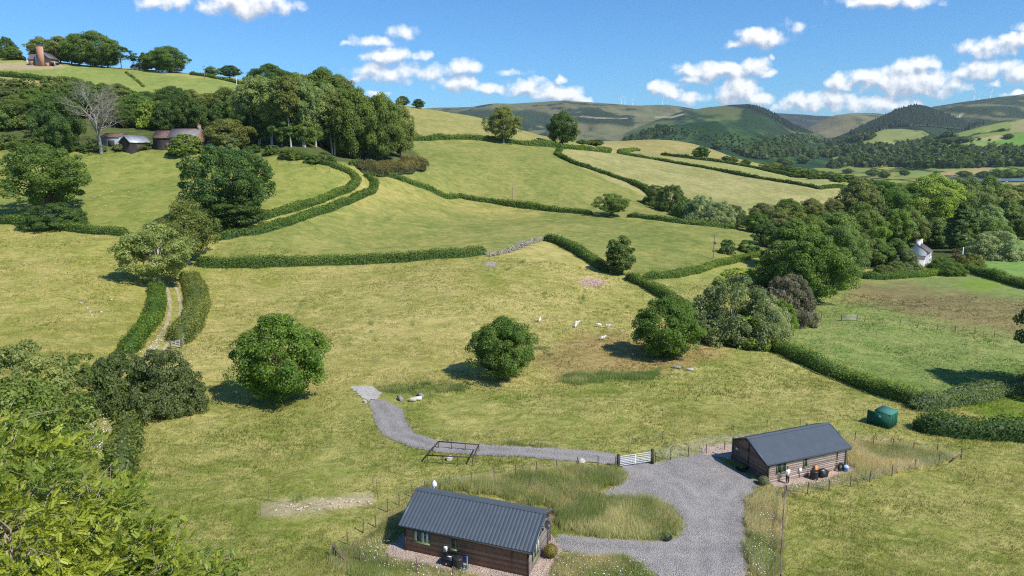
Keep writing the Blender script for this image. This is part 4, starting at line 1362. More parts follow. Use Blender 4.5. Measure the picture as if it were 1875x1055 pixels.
M_galv = plain('galvanised_steel', (.62, .64, .66), .45, .5, .10, 5, .15)
M_post = bark_material('fence_post_wood', (.10, .06, .045), (.23, .16, .125))
M_wire = plain('wire', (.34, .34, .33), .5, .4, .1, 5, .5)
M_blue = plain('blue_plastic', (.03, .16, .45), .5, .4, .05, 5)
M_hose = plain('green_hose', (.02, .20, .12), .5, .4, .1, 8)
M_tank = plain('green_tank_paint', (.010, .085, .050), .75, .25, .15, 1.5)
M_tank_roof = plain('green_tank_lid', (.055, .19, .155), .7, .25, .1, 1.5)
M_stone = plain('pale_stone', (.47, .44, .39), .9, .2, .18, 4, 0, .6)
M_greystone = plain('grey_stone', (.27, .26, .265), .9, .2, .25, 4, 0, .6)
M_render = plain('white_render', (.74, .74, .73), .85, .2, .05, 1.5)
M_slate = plain('slate_tiles', (.14, .115, .115), .7, .3, .25, 1.5)
M_rust = plain('rusty_sheet', (.17, .105, .085), .8, .2, .35, .8)
M_orange = plain('orange_rust', (.42, .13, .05), .8, .2, .35, .8)
M_tarsheet = plain('dark_tarred_boards', (.05, .043, .042), .85, .2, .3, .9)
M_zinc = plain('pale_zinc_sheet', (.42, .44, .46), .45, .4, .2, .8, .3)
M_rubber = plain('black_rubber', (.02, .02, .02), .85, .2, .15, 8)
M_solar = plain('blue_grey_roof', (.07, .115, .19), .35, .5, .2, .05)


def glass_mat():
    m, t, out = new_mat('window_glass')
    pbr(t, out, (.035, .045, .04), .08, .6)
    return m


M_glass = glass_mat()


def brick_mat():
    m, t, out = new_mat('brickwork')
    tcn = t.node('ShaderNodeTexCoord')
    b = t.node('ShaderNodeTexBrick')
    t.l.new(tcn.outputs['Object'], b.inputs['Vector'])
    b.inputs['Scale'].default_value = 3.0
    b.inputs['Color1'].default_value = (.50, .22, .13, 1)
    b.inputs['Color2'].default_value = (.40, .17, .10, 1)
    b.inputs['Mortar'].default_value = (.42, .33, .26, 1)
    pbr(t, out, t.mix(t.maprange(t.noise(tcn.outputs['Object'], .6, 5, .6), .3, .7, 0, .5), b.outputs[0], (.46, .25, .17)), .9, .2)
    return m


M_brick = brick_mat()


def xyz(x, y, z):
    return Matrix.Translation((x, y, z))


# ---------------------------------------------------------------- the two cabins
YR, ZE, ZR = 2.8, 2.12, 3.72          # ridge position, eave and ridge heights
BACK, SCREEN = 4.35, 5.15
SF = (ZR - ZE) / (YR + .28)
SB = .44


def roof_z(y):
    return ZR - (YR - y) * SF if y < YR else ZR - (y - YR) * SB


def clad(rng, length, z0, z1, top=None, board=.205, step=.22):
    """waney-edged boards on a wall in its own (u, out, z) frame; returns V, quads, tint"""
    V, Q, T = [], [], []
    n = int(length / step) + 1
    u = np.linspace(0, length, n)
    lim = np.full(n, z1) if top is None else np.array([top(a) for a in u])
    z = z0
    off = 0
    while z < max(lim) - .01:
        zt = z + board
        wav = np.cumsum(rng.normal(0, .007, n)); wav -= np.linspace(wav[0], wav[-1], n)
        wav = np.clip(wav, -.04, .04)
        zb_ = np.minimum(z + wav, lim)
        zt_ = np.minimum(np.full(n, zt + .03), lim)
        rows = [np.c_[u, np.full(n, .004), zb_], np.c_[u, np.full(n, .042), zb_], np.c_[u, np.full(n, .010), zt_]]
        for r in rows:
            V.append(r)
        i = np.arange(n - 1)
        for a in (0, 1):
            Q.append(np.stack([off + a * n + i, off + a * n + i + 1, off + (a + 1) * n + i + 1, off + (a + 1) * n + i], -1))
            T.append(np.full(n - 1, rng.random()) if a == 0 else T[-1])
        off += 3 * n
        z = zt
    return np.concatenate(V), np.concatenate(Q), np.concatenate(T)


def wall_boards(name, mat, parent, origin, udir, odir, length, z0, z1, top=None, seed=1):
    rng = np.random.default_rng(seed)
    V, Q, T = clad(rng, length, z0, z1, top)
    o_, u_, n_ = (np.array(a, float) for a in (origin, udir, odir))
    W = o_ + V[:, :1] * u_ + V[:, 1:2] * n_ + V[:, 2:] * np.array([0, 0, 1.0])
    # board backing
    n = 24
    uu_ = np.linspace(0, length, n)
    lim = [z1 if top is None else top(a) for a in uu_]
    B = np.array([o_ + a * u_ + n_ * .002 + np.array([0, 0, zz]) for a, l in zip(uu_, lim) for zz in (z0 - .5, l)])
    i = np.arange(n - 1) * 2
    BQ = np.stack([i, i + 2, i + 3, i + 1], -1) + len(W)
    me = mesh_np(name, np.r_[W, B], np.r_[Q, BQ], mat, False, {'tint': np.r_[T, np.zeros(len(BQ))]})
    return link(name, me, parent)


def window(parent, M, w, h, leaves=2, curtain=True, name='window'):
    """M maps (u right, v out, z up) from the lower left corner"""
    fr = .07
    f = MB()
    f.box(0, w, 0, .085, 0, fr, M); f.box(0, w, 0, .085, h - fr, h, M)
    f.box(0, fr, 0, .083, fr, h - fr, M); f.box(w - fr, w, 0, .083, fr, h - fr, M)
    for k in range(1, leaves):
        c = w * k / leaves
        f.box(c - fr * .6, c + fr * .6, 0, .081, fr, h - fr, M)
    fo = f.build(name, M_frame, parent)
    MB().box(fr, w - fr, .046, .056, fr, h - fr, M).build('pane', M_glass, fo)
    MB().box(-.06, w + .06, 0, .13, -.05, -.003, M).build('sill', M_frame, fo)
    if curtain:
        cm = MB()
        for k in range(leaves):
            a = w * k / leaves + (fr if k == 0 else fr * .6)
            b = w * (k + 1) / leaves - (fr if k == leaves - 1 else fr * .6)
            s = (b - a) * .34
            cm.box(a + .01, a + s, .057, .061, fr + .02, h - fr - .02, M)
            if k == leaves - 1:
                cm.box(b - s, b - .01, .057, .061, fr + .02, h - fr - .02, M)
        cm.build('curtain', M_curtain, fo)
    return fo


def frame_m(o, u, n):
    u, n = Vector(u), Vector(n)
    z = Vector((0, 0, 1))
    M = Matrix((u, n, z)).transposed().to_4x4()
    M.translation = Vector(o)
    return M


def sheet_roof(L, ov, y0, z0, y1, z1, period=.30, amp=.028, thick=.03):
    """corrugated sheet between two horizontal edges"""
    n = int((L + 2 * ov) / period * 8) + 1
    x = np.linspace(-ov, L + ov, n)
    s = np.abs(np.sin(x / period * math.pi)) ** .7 * amp * 2
    rows = 13
    V = []
    for r in range(rows):
        t = r / (rows - 1)
        step = (.010 * ((t * 6) % 1))
        V.append(np.c_[x, np.full(n, y0 + (y1 - y0) * t), z0 + (z1 - z0) * t + s - step])
    V.append(np.c_[x, np.full(n, y1), np.full(n, z1 - thick)])
    V.append(np.c_[x, np.full(n, y0), np.full(n, z0 - thick)])
    V = np.concatenate(V)
    R_ = rows + 2
    i = np.arange(R_ - 1)[:, None] * n
    j = np.arange(n - 1)[None]
    return V, np.stack([i + j, i + j + 1, i + n + j + 1, i + n + j], -1).reshape(-1, 4)


def cabin(cb, label, front, gable, dark_side, seed):
    L = cb['L']
    cxw, cyw = loc2w(cb, L / 2, 2.2)
    gzm = float(_bil(gz0, cxw, cyw)) + CAMZ
    cb['z'] = gzm
    o = empty('cabin', (cb['o'][0], cb['o'][1], gzm), cb['rz'])
    tag(o, label, 'cabin')
    wall_boards('front_wall', front, o, (0, 0, 0), (1, 0, 0), (0, -1, 0), L, 0, ZE + .15, None, seed)
    wall_boards('gable_wall', gable, o, (L, 0, 0), (0, 1, 0), (1, 0, 0), SCREEN, 0, ZR, lambda a: min(roof_z(a) - .06, 9) if a < BACK else 2.72, seed + 1)
    wall_boards('gable_wall', dark_side, o, (0, 0, 0), (0, 1, 0), (-1, 0, 0), SCREEN, 0, ZR, lambda a: min(roof_z(a) - .06, 9) if a < BACK else 2.72, seed + 2)
    MB().box(.05, L - .05, BACK - .1, BACK, -.4, roof_z(BACK) - .08).build('back_wall', M_board_brown, o)
    sc = MB()
    for xx in (0, L):
        sc.box(xx - .03, xx + .03, BACK, SCREEN, -.4, 2.70)
        sc.box(xx - .075, xx + .075, SCREEN, SCREEN + .15, -.4, 2.86)
        sc.box(xx - .055, xx + .055, YR - .05, YR + .05, -.2, roof_z(YR) - .12) if False else None
    sc.build('screen', M_board_brown, o)
    # roof
    rf = MB()
    V, Q = sheet_roof(L, .47, -.30, roof_z(-.30) + .05, YR - .02, ZR + .04)
    rf.add(V, Q)
    V, Q = sheet_roof(L, .47, YR + .02, ZR + .04, BACK + .42, roof_z(BACK + .42) + .05)
    rf.add(V, Q)
    ro = rf.build('roof', M_roof, o)
    rc = MB()
    for sgn, sl in ((-1, SF), (1, SB)):
        rc.add([(-.5, YR, ZR + .125), (L + .5, YR, ZR + .125), (L + .5, YR + sgn * .24, ZR + .125 - .24 * sl), (-.5, YR + sgn * .24, ZR + .125 - .24 * sl)], [(0, 1, 2, 3)])
    rc.build('ridge_cap', M_roof, ro)
    for xx in (-.49, L + .40):
        vg = MB()
        vg.bar((xx + .045, -.30, roof_z(-.30) + .07), (xx + .045, YR, ZR + .07), .13, .07)
        vg.bar((xx + .045, YR, ZR + .07), (xx + .045, BACK + .42, roof_z(BACK + .42) + .07), .13, .07)
        vg.build('verge_flashing', M_roof, ro)
    for xx in (-.46, L + .46):
        bb = MB()
        bb.bar((xx, -.28, roof_z(-.28) - .07), (xx, YR, ZR - .07), .03, .17)
        bb.bar((xx, YR, ZR - .07), (xx, BACK + .40, roof_z(BACK + .40) - .07), .03, .17)
        bb.build('barge_board', M_trim, o)
    MB().box(-.44, L + .44, -.295, -.265, roof_z(-.28) - .14, roof_z(-.28) - .0).build('fascia', M_trim, o)
    cp = MB()
    for xx, yy in ((-.035, -.035), (L + .035, -.035)):
        cp.box(xx - .06, xx + .06, yy - .06, yy + .06, -.3, ZE + .02)
    cp.build('corner_post', M_trim, o)
    return o


c1 = cabin(C1, 'brown timber cabin with dark corrugated roof nearest the camera', M_board_dark, M_board_gable, M_board_brown, 3)
c2 = cabin(C2, 'weathered timber cabin with grey roof beside the green tank, person at its window', M_board_pale, M_board_brown, M_board_brown, 9)


def part_box(parent, name, mat, *b):
    return MB().box(*b).build(name, mat, parent)


# cabin one details (local metres)
window(c1, frame_m((.75, -.04, .98), (1, 0, 0), (0, -1, 0)), 1.3, 1.05, 2)
window(c1, frame_m((3.85, -.04, .98), (1, 0, 0), (0, -1, 0)), .45, .95, 1, False)
window(c1, frame_m((C1['L'] + .04, .85, .72), (0, 1, 0), (1, 0, 0)), 1.35, 1.35, 2)
MB().tube([(8.75, -.1, -.2), (8.75, -.1, 1.98), (8.75, -.22, 2.03)], .042, 8).build('downpipe', M_black, c1)
mbx = part_box(c1, 'meter_box', M_white, 3.3, 3.56, -.19, -.046, .72, 1.12)
MB().box(3.33, 3.53, -.21, -.193, .80, 1.04).build('cover', plain('grey_plastic', (.32, .34, .33), .6, .3), mbx)
dsh = MB()
Mx = Matrix.Translation((C1['L'] + .62, 2.35, 2.98)) @ Matrix.Rotation(R(62), 4, 'Y') @ Matrix.Rotation(R(18), 4, 'X')
dsh.lathe([(.02, .0), (.17, .03), (.29, .085), (.34, .13), (.33, .14), (.28, .10), (.16, .05), (.0, .03)], 18, Mx)
dish = dsh.build('satellite_dish', M_black, c1, True)
MB().tube([(C1['L'] + .04, 2.3, 2.75), (C1['L'] + .35, 2.33, 2.78), (C1['L'] + .62, 2.35, 2.96)], .025, 6).tube([(C1['L'] + .66, 2.35, 2.98), (C1['L'] + 1.0, 2.34, 2.80)], .014, 5).build('bracket', M_black, dish)
lmp = MB().lathe([(.0, 0), (.05, 0), (.07, .04), (.07, .17), (.09, .2), (0, .24)], 8, xyz(C1['L'] + .16, 2.95, 2.1)).build('wall_lamp', M_black, c1)
MB().box(C1['L'] + .012, C1['L'] + .06, 2.74, 2.82, 0, ZR - .15).build('cover_batten', M_board_gable, c1)
MB().tube([(C1['L'] + .08, 4.55, -.2), (C1['L'] + .08, 4.55, 2.3)], .03, 6).build('downpipe', M_black, c1)

# cabin two details
window(c2, frame_m((.95, -.04, .98), (1, 0, 0), (0, -1, 0)), 1.15, 1.1, 2, False)
window(c2, frame_m((4.35, -.04, 1.02), (1, 0, 0), (0, -1, 0)), .45, .95, 1, False)
MB().tube([(8.75, -.1, -.2), (8.75, -.1, 1.98), (8.75, -.22, 2.03)], .045, 8).build('downpipe', M_black, c2)
mbx = part_box(c2, 'meter_box', M_white, 3.75, 4.05, -.19, -.046, .62, 1.05)
MB().tube([(3.9, -.09, .62), (3.9, -.09, -.1)], .025, 6).build('conduit', M_black, mbx)
tri = MB()
tri.add([(-.055, 1.55, 2.95), (-.055, 2.55, 3.42), (-.055, 2.55, 2.95), (-.075, 1.55, 2.95), (-.075, 2.55, 3.42), (-.075, 2.55, 2.95)],
        [(0, 1, 4, 3), (1, 2, 5, 4), (2, 0, 3, 5)], [(0, 2, 1), (3, 4, 5)])
tri.build('gable_window', M_glass, c2)
MB().box(-.065, -.012, YR - .06, YR + .06, 0, ZR - .16).build('cover_batten', M_trim, c2)
MB().box(-.07, -.045, 4.42, 4.72, 1.75, 1.98).build('sign', M_white, c2)
MB().lathe([(0, 0), (.07, 0), (.09, .06), (.07, .2), (0, .26)], 8, xyz(-.16, 2.85, 2.3)).build('wall_lamp', M_black, c2)
tank2 = MB()
tank2.bar((-.05, 2.8, 3.0), (-.05, 2.8, 3.55), .14).build('purlin_end', M_trim, c2)


def local(cb, x, y):
    a, b = loc2w(cb, x, y)
    return (a, b, float(_bil(gz0, a, b)) + CAMZ + .05)


# ---------------------------------------------------------------- small things round the cabins
def bin_round(cb, x, y, label):
    o = empty('compost_bin', local(cb, x, y), .4)
    tag(o, label, 'bin')
    MB().lathe([(.0, 0), (.40, 0), (.42, .1), (.36, .72), (.36, .74)], 16).build('body', M_black, o, True)
    ld = MB().lathe([(.39, .72), (.39, .79), (.34, .84), (.1, .87), (0, .87)], 16).build('lid', M_black, o, True)
    MB().box(-.1, .1, -.02, .02, .87, .92).build('handle', M_black, ld)
    return o


def bin_box(cb, x, y, label, rz):
    o = empty('storage_box', local(cb, x, y), rz)
    tag(o, label, 'box')
    m = MB()
    m.add([(-.42, -.30, 0), (.42, -.30, 0), (.42, .30, 0), (-.42, .30, 0), (-.48, -.35, .58), (.48, -.35, .58), (.48, .35, .58), (-.48, .35, .58)],
          [(0, 1, 5, 4), (1, 2, 6, 5), (2, 3, 7, 6), (3, 0, 4, 7), (0, 3, 2, 1), (4, 5, 6, 7)])
    m.build('body', M_black, o)
    l = MB().box(-.52, .52, -.39, .39, .585, .64).box(-.46, .46, -.33, .33, .641, .68).build('lid', M_black, o)
    MB().box(-.16, .16, -.10, .02, .681, .69).build('label_plate', M_white, l)
    return o


bin_round(C1, 4.75, -.75, 'round black compost bin against the near cabin front wall')
bin_box(C1, 4.0, -.62, 'low black storage box left of the round compost bin', C1['rz'])
bin_round(C2, 5.15, -.72, 'black round bin left of the orange board at the far cabin')
bin_box(C2, 6.35, -.62, 'black storage box right of the orange board at the far cabin', C2['rz'])
o = tag(MB().add([(-.25, -.04, 0), (.25, -.04, 0), (.25, -.04, .8), (.14, -.04, 1.12), (-.14, -.04, 1.12), (-.25, -.04, .8), (-.25, .04, 0), (.25, .04, 0), (.25, .04, .8), (.14, .04, 1.12), (-.14, .04, 1.12), (-.25, .04, .8)],
                 [(0, 1, 2, 5), (2, 3, 4, 5), (6, 11, 8, 7), (8, 11, 10, 9), (0, 6, 7, 1), (1, 7, 8, 2), (2, 8, 9, 3), (3, 9, 10, 4), (4, 10, 11, 5), (5, 11, 6, 0)]).build('board', plain('orange_paint', (.62, .25, .05), .6, .3)),
        'upright orange board between two black bins at the far cabin wall', 'board')
o.location = local(C2, 5.85, -.45); o.rotation_euler = (R(-12), 0, C2['rz'])
o = empty('bucket', local(C2, 9.55, -.55)); tag(o, 'blue and white bucket at the right end of the far cabin wall', 'bucket')
MB().lathe([(0, 0), (.2, 0), (.27, .5), (.25, .5), (.2, .05), (0, .04)], 14).build('body', M_blue, o, True)
MB().lathe([(.275, .45), (.29, .5), (.2, .62), (0, .66)], 14).build('lid', plain('pale_blue_lid', (.35, .55, .78), .5, .3), o, True)


def tyre_obj(name, loc, rx, label, cat, r=.42, w=.22):
    pr = []
    for k in range(13):
        a = k / 12 * 2 * math.pi
        pr.append((r - .12 + .12 * math.cos(a), w / 2 + w / 2 * math.sin(a)))
    o = tag(MB().lathe(pr, 20).build(name, M_rubber, None, True), label, cat)
    o.location = loc
    o.rotation_euler = rx
    return o


p = local(C2, 9.1, -.25)
tyre_obj('tyre', (p[0], p[1], p[2] + .44), (R(78), 0, C2['rz']), 'black tyre leaning on the far cabin by the downpipe', 'tyre')


def planter(loc, label):
    o = empty('tyre_planter', loc)
    tag(o, label, 'planter')
    pr = [(.42 + .13 * math.cos(k / 12 * 6.2832), .14 + .13 * math.sin(k / 12 * 6.2832)) for k in range(13)]
    MB().lathe(pr, 20).build('tyre', M_rubber, o, True)
    MB().lathe([(.40, .2), (.2, .25), (0, .27)], 14).build('soil', plain('soil', (.08, .055, .035), .95, .1), o, True)
    rng = np.random.default_rng(4)
    q = unit(120, rng); q[:, 2] = abs(q[:, 2])
    V, Fq = cards(q * np.array([.33, .33, .35]) + np.array([0, 0, .25]), q + unit(120, rng) * .5, np.full(120, .13), rng)
    link('plant', mesh_np('plant', V, Fq, M_leaf, False, {'tint': rng.random(120)}), o, None, COL['mid'])


planter(local(C2, -.75, 2.9), 'dark tyre planter in the shade of the far cabin gable')
pp = at(1218, 987)
planter((pp.x, pp.y, pp.z + .06), 'tyre planter at the edge of the slate drive by the tall grass island')


def ball_bush(name, px, py, w, h, col, label, seed, pos=None, cat='bush'):
    p = pos or at(px, py)
    rng = np.random.default_rng(seed)
    n = 1500
    q = unit(n, rng)
    lump = 1 + .10 * np.sin(q[:, 0] * 7 + seed) * np.cos(q[:, 1] * 6)
    P = q * np.array([w / 2, w / 2, h / 2]) * (lump * rng.uniform(.82, 1.03, n))[:, None] + np.array([0, 0, h * .5])
    V, Fq = cards(P, q + unit(n, rng) * .5, np.full(n, .085), rng, .5)
    s = MB().lathe([(0, .02)] + [(w * .43 * math.sin(a), h * .5 - h * .46 * math.cos(a)) for a in np.linspace(.3, 2.9, 9)] + [(0, h * .95)], 12)
    sv, sf = np.concatenate(s.v), np.concatenate(s.f4)
    me = mesh_np(name, np.r_[sv, V], np.r_[sf, Fq + len(sv)], M_leaf, False, {'tint': np.r_[np.zeros(len(sf)), rng.random(n)]})
    o = link(name, me, None, p)
    o.color = (*col, 1)
    return tag(o, label, cat)


ball_bush('clipped_bush', 1012, 1010, 1.05, 1.05, (.30, .25, .07), 'straw yellow clipped ball bush at the near cabin corner', 5, Vector(local(C1, 10.75, 3.0)))
ball_bush('lavender_bush', 1392, 890, 1.05, .85, (.24, .25, .15), 'pale grey-green lavender bush at the front corner of the far cabin', 6, Vector(local(C2, -.75, -.25)))

# blue stand pipe and hose
p = local(C1, 5.35, -.45)
o = empty('standpipe', p); tag(o, 'blue standpipe with green hose beside the compost bin', 'standpipe')
MB().tube([(0, 0, -.1), (0, 0, .86)], .05, 8).tube([(0, 0, .8), (-.18, 0, .83)], .025, 6).build('pipe', M_blue, o)
hs = [(-.18 + .02 * k, -.08 + .18 * math.sin(k * .9), .06 + .03 * math.cos(k * 2)) for k in range(18)]
MB().tube([(-.22 + .26 * math.cos(a), -.3 + .2 * math.sin(a), .04 + .012 * a) for a in np.linspace(0, 16, 60)], .022, 5).build('hose', M_hose, o)

# closed parasol behind the near cabin
pp = Vector(local(C1, -.75, 6.35))
o = empty('parasol', pp); tag(o, 'closed white parasol standing behind the near cabin', 'parasol')
MB().tube([(0, 0, 0), (0, 0, 2.75)], .03, 8).build('pole', M_galv, o)
cn = MB()
th = np.arange(16)
prof = [(.10, .85), (.15, 1.2), (.17, 1.8), (.13, 2.1), (.19, 2.25), (.20, 2.45), (.11, 2.65), (.02, 2.76)]
V = np.array([(r * (1 + .25 * (k % 2)) * math.cos(k / 16 * 6.2832), r * (1 + .25 * (k % 2)) * math.sin(k / 16 * 6.2832), z) for r, z in prof for k in th])
cn.add(V, [(i * 16 + j, i * 16 + (j + 1) % 16, (i + 1) * 16 + (j + 1) % 16, (i + 1) * 16 + j) for i in range(7) for j in range(16)])
cn.build('canopy', M_white, o)
MB().box(-.28, .28, -.28, .28, 0, .07).lathe([(.06, .07), (.05, .3), (0, .3)], 8).build('base', M_greystone, o)
o = tag(MB().tube([(-.15, 0, 0), (-.15, 0, .45), (.15, .1, .45), (.15, .1, 0)], .02, 5).box(-.25, .25, -.2, .25, .44, .48).box(-.25, .25, .24, .28, .46, .95).build('garden_chair', M_white), 'white garden chair partly hidden behind the near cabin roof', 'chair')
o.location = local(C1, -1.0, 5.1)

# ---------------------------------------------------------------- person at the far cabin window
def skin_mesh(name, nodes, edges_, mat, sub=2, parent=None, loc=None, rz=0):
    """continuous body from a skeleton; nodes (x,y,z,rx,ry)"""
    bm = bmesh.new()
    lay = bm.verts.layers.skin.verify()
    vs = []
    for k, (x, y, z, a, b) in enumerate(nodes):
        v = bm.verts.new((x, y, z))
        v[lay].radius = (a, b)
        v[lay].use_root = (k == 0)
        vs.append(v)
    for a, b in edges_:
        bm.edges.new((vs[a], vs[b]))
    me = bpy.data.meshes.new(name)
    bm.to_mesh(me); bm.free()
    me.materials.append(mat)
    o = link(name, me, parent, loc)
    md = o.modifiers.new('skin', 'SKIN'); md.use_smooth_shade = True
    ms = o.modifiers.new('sub', 'SUBSURF'); ms.levels = sub; ms.render_levels = sub
    o.rotation_euler = (0, 0, rz)
    return o


M_skin = plain('skin', (.50, .29, .21), .55, .4, .06, 12)
M_shirt = plain('white_cotton', (.80, .82, .86), .85, .15, .03, 12)
M_trous = plain('dark_trousers', (.055, .055, .06), .9, .15, .1, 12)
M_hair = plain('grey_brown_hair', (.16, .11, .085), .8, .2, .2, 30)
pz = local(C2, 1.75, -.72)
man = skin_mesh('person', [
    (0, 0, .92, .13, .10), (0, 0, 1.18, .13, .095), (0, .01, 1.40, .13, .085), (0, .02, 1.50, .055, .055), (0, .035, 1.56, .075, .085), (0, .045, 1.66, .078, .095), (0, .035, 1.745, .055, .065),
    (-.10, 0, .86, .085, .09), (-.10, .02, .48, .06, .065), (-.10, -.01, .08, .042, .045), (-.10, .14, .035, .035, .03),
    (.10, 0, .86, .085, .09), (.11, -.02, .48, .06, .065), (.11, -.04, .08, .042, .045), (.11, .11, .035, .035, .03),
    (-.19, .01, 1.39, .055, .055), (-.24, .04, 1.12, .042, .042), (-.20, .26, 1.06, .03, .032), (-.19, .34, 1.07, .035, .02),
    (.19, .01, 1.39, .055, .055), (.25, .03, 1.12, .042, .042), (.20, .26, 1.10, .03, .032), (.19, .34, 1.11, .035, .02),
    (-.22, .42, 1.06, .010, .010), (-.195, .44, 1.065, .010, .010), (-.17, .435, 1.065, .010, .010), (-.15, .42, 1.06, .009, .009), (-.135, .365, 1.09, .011, .011),
    (.22, .42, 1.10, .010, .010), (.195, .44, 1.105, .010, .010), (.17, .435, 1.105, .010, .010), (.15, .42, 1.10, .009, .009), (.135, .365, 1.13, .011, .011),
    (0, .15, 1.645, .014, .018)],
    [(0, 1), (1, 2), (2, 3), (3, 4), (4, 5), (5, 6), (0, 7), (7, 8), (8, 9), (9, 10), (0, 11), (11, 12), (12, 13), (13, 14), (2, 15), (15, 16), (16, 17), (17, 18), (2, 19), (19, 20), (20, 21), (21, 22),
     (18, 23), (18, 24), (18, 25), (18, 26), (18, 27), (22, 28), (22, 29), (22, 30), (22, 31), (22, 32), (5, 33)], M_skin, 1, None, pz, C2['rz'])
tag(man, 'person in a white T-shirt and dark trousers facing the far cabin window', 'person')
skin_mesh('shirt', [(0, 0, .90, .165, .13), (0, 0, 1.16, .165, .125), (0, .01, 1.38, .165, .11), (0, .015, 1.475, .085, .08), (-.19, .01, 1.385, .085, .085), (-.235, .03, 1.18, .07, .07), (.19, .01, 1.385, .085, .085), (.245, .025, 1.18, .07, .07)],
          [(0, 1), (1, 2), (2, 3), (2, 4), (4, 5), (2, 6), (6, 7)], M_shirt, 1, man)
skin_mesh('trousers', [(0, 0, .93, .155, .12), (-.10, 0, .82, .105, .11), (-.10, .02, .48, .08, .085), (-.10, -.01, .10, .065, .07), (.10, 0, .82, .105, .11), (.11, -.02, .48, .08, .085), (.11, -.04, .10, .065, .07)],
          [(0, 1), (1, 2), (2, 3), (0, 4), (4, 5), (5, 6)], M_trous, 1, man)
MB().lathe([(.088, .0), (.098, .05), (.085, .11), (.05, .145), (0, .155)], 14, Matrix.Translation((0, .025, 1.655)) @ Matrix.Rotation(R(-14), 4, 'X')).build('hair', M_hair, man, True)

# ---------------------------------------------------------------- gate, fences, pen
def on(px, py, dz=0.0):
    p = at(px, py)
    return Vector((p.x, p.y, p.z + dz))


POST = {}


def post_mesh(h, w, seed=0):
    k = (round(h, 2), round(w, 3))
    if k not in POST:
        POST[k] = MB().lathe([(w * .5, -.4), (w * .5, h * .5), (w * .48, h - .02), (w * .40, h), (0, h + .012)], 7).mesh('post', M_post)
    return POST[k]


def fence(name, pts, label, h=1.15, w=.10, wires=3, rail=False, world=None, group=None):
    P = world or [at(a, b) for a, b in pts]
    o = empty(name, P[0])
    tag(o, label, 'fence', group)
    base = P[0]
    for p in P:
        c = link('post', post_mesh(h * random.choice((.96, 1, 1.04)), w), o, p - base)
        c.rotation_euler = (random.uniform(-.05, .05), random.uniform(-.05, .05), random.random() * 6)
    m = MB()
    for k in range(len(P) - 1):
        a, b = P[k] - base, P[k + 1] - base
        for q in range(wires):
            z = h * (.93 - .8 * q / max(1, wires))
            m.tube([a + Vector((0, 0, z)), (a + b) / 2 + Vector((0, 0, z - .02)), b + Vector((0, 0, z))], .007, 4, False)
    if wires:
        m.build('wire', M_wire, o)
    if rail:
        r = MB()
        for k in range(len(P) - 1):
            a, b = P[k] - base, P[k + 1] - base
            r.bar(a + Vector((0, 0, h * .86)), b + Vector((0, 0, h * .86)), .07, .09)
        r.build('rail', M_post, o)
    return o


def brace(px, py, dx, dy, parent):
    a = at(px, py); b = at(px + dx, py + dy)
    MB().bar(a - parent.location + Vector((0, 0, .8)), b - parent.location + Vector((0, 0, .12)), .09).build('brace', M_post, parent)


f1 = fence('wire_fence', [(611, 1021), (637, 997), (665, 976), (688, 966), (710, 938), (731, 926), (755, 910), (777, 902), (823, 893), (864, 884), (905, 877), (944, 871), (983, 866), (1019, 863), (1057, 858), (1095, 857), (1127, 856)],
           'post and wire fence curving behind the near cabin up to the field gate', 1.2)
brace(611, 1021, 28, 14, f1)
fence('wire_fence', [(615, 1023), (660, 1031), (710, 1041), (763, 1052), (830, 1066), (900, 1082)], 'short post and wire fence in front of the near cabin', 1.2)
f2 = fence('wire_fence', [(1438, 909), (1478, 905), (1518, 899), (1557, 891), (1592, 883), (1633, 872), (1675, 860), (1719, 851), (1760, 842)], 'post and netting fence in front of the far cabin', 1.2, wires=6)
brace(1760, 842, -20, 6, f2); brace(1438, 909, 20, 2, f2)
fence('wire_fence', [(1758, 839), (1715, 832), (1672, 828), (1634, 822), (1599, 816), (1565, 810), (1535, 806), (1500, 803), (1470, 804), (1440, 806), (1412, 810), (1385, 815), (1355, 820), (1326, 826), (1293, 832), (1260, 838), (1228, 843), (1200, 848)],
      'post and wire fence behind the far cabin from the gate to the corner post', 1.2)
fence('rail_fence', [(1436, 911), (1433, 960), (1430, 1015), (1427, 1080)], 'weathered fence rail running from the far cabin corner to the lower edge', 1.25, .12, 2, True)
fence('wire_fence', [(1150, 830), (1157, 815), (1213, 806), (1276, 797), (1343, 788), (1404, 783), (1465, 779)], 'thin wire fence behind the far cabin along the stony bank', 1.0, .05, 2)
fence('wire_fence', [(1488, 580), (1504, 582), (1541, 587), (1583, 590), (1616, 593), (1648, 596), (1680, 600), (1716, 605), (1749, 608), (1785, 612), (1821, 616), (1856, 621), (1900, 628)], 'row of thin posts across the wet field on the right', 1.3, .11, 2)
fence('wire_fence', [(472, 293), (488, 296), (508, 300), (530, 303), (553, 307), (578, 311), (604, 315), (628, 318)], 'post and wire fence along the foot of the tall wood', 1.3, .14, 1)
fence('wire_fence', [(493, 918), (477, 944)], 'two thin green stakes at the end of the stony patch', 1.15, .05, 0)
fence('wire_fence', [(684, 899), (690, 903), (692, 915)], 'three thin stakes at the right end of the stony patch', 1.3, .045, 0)

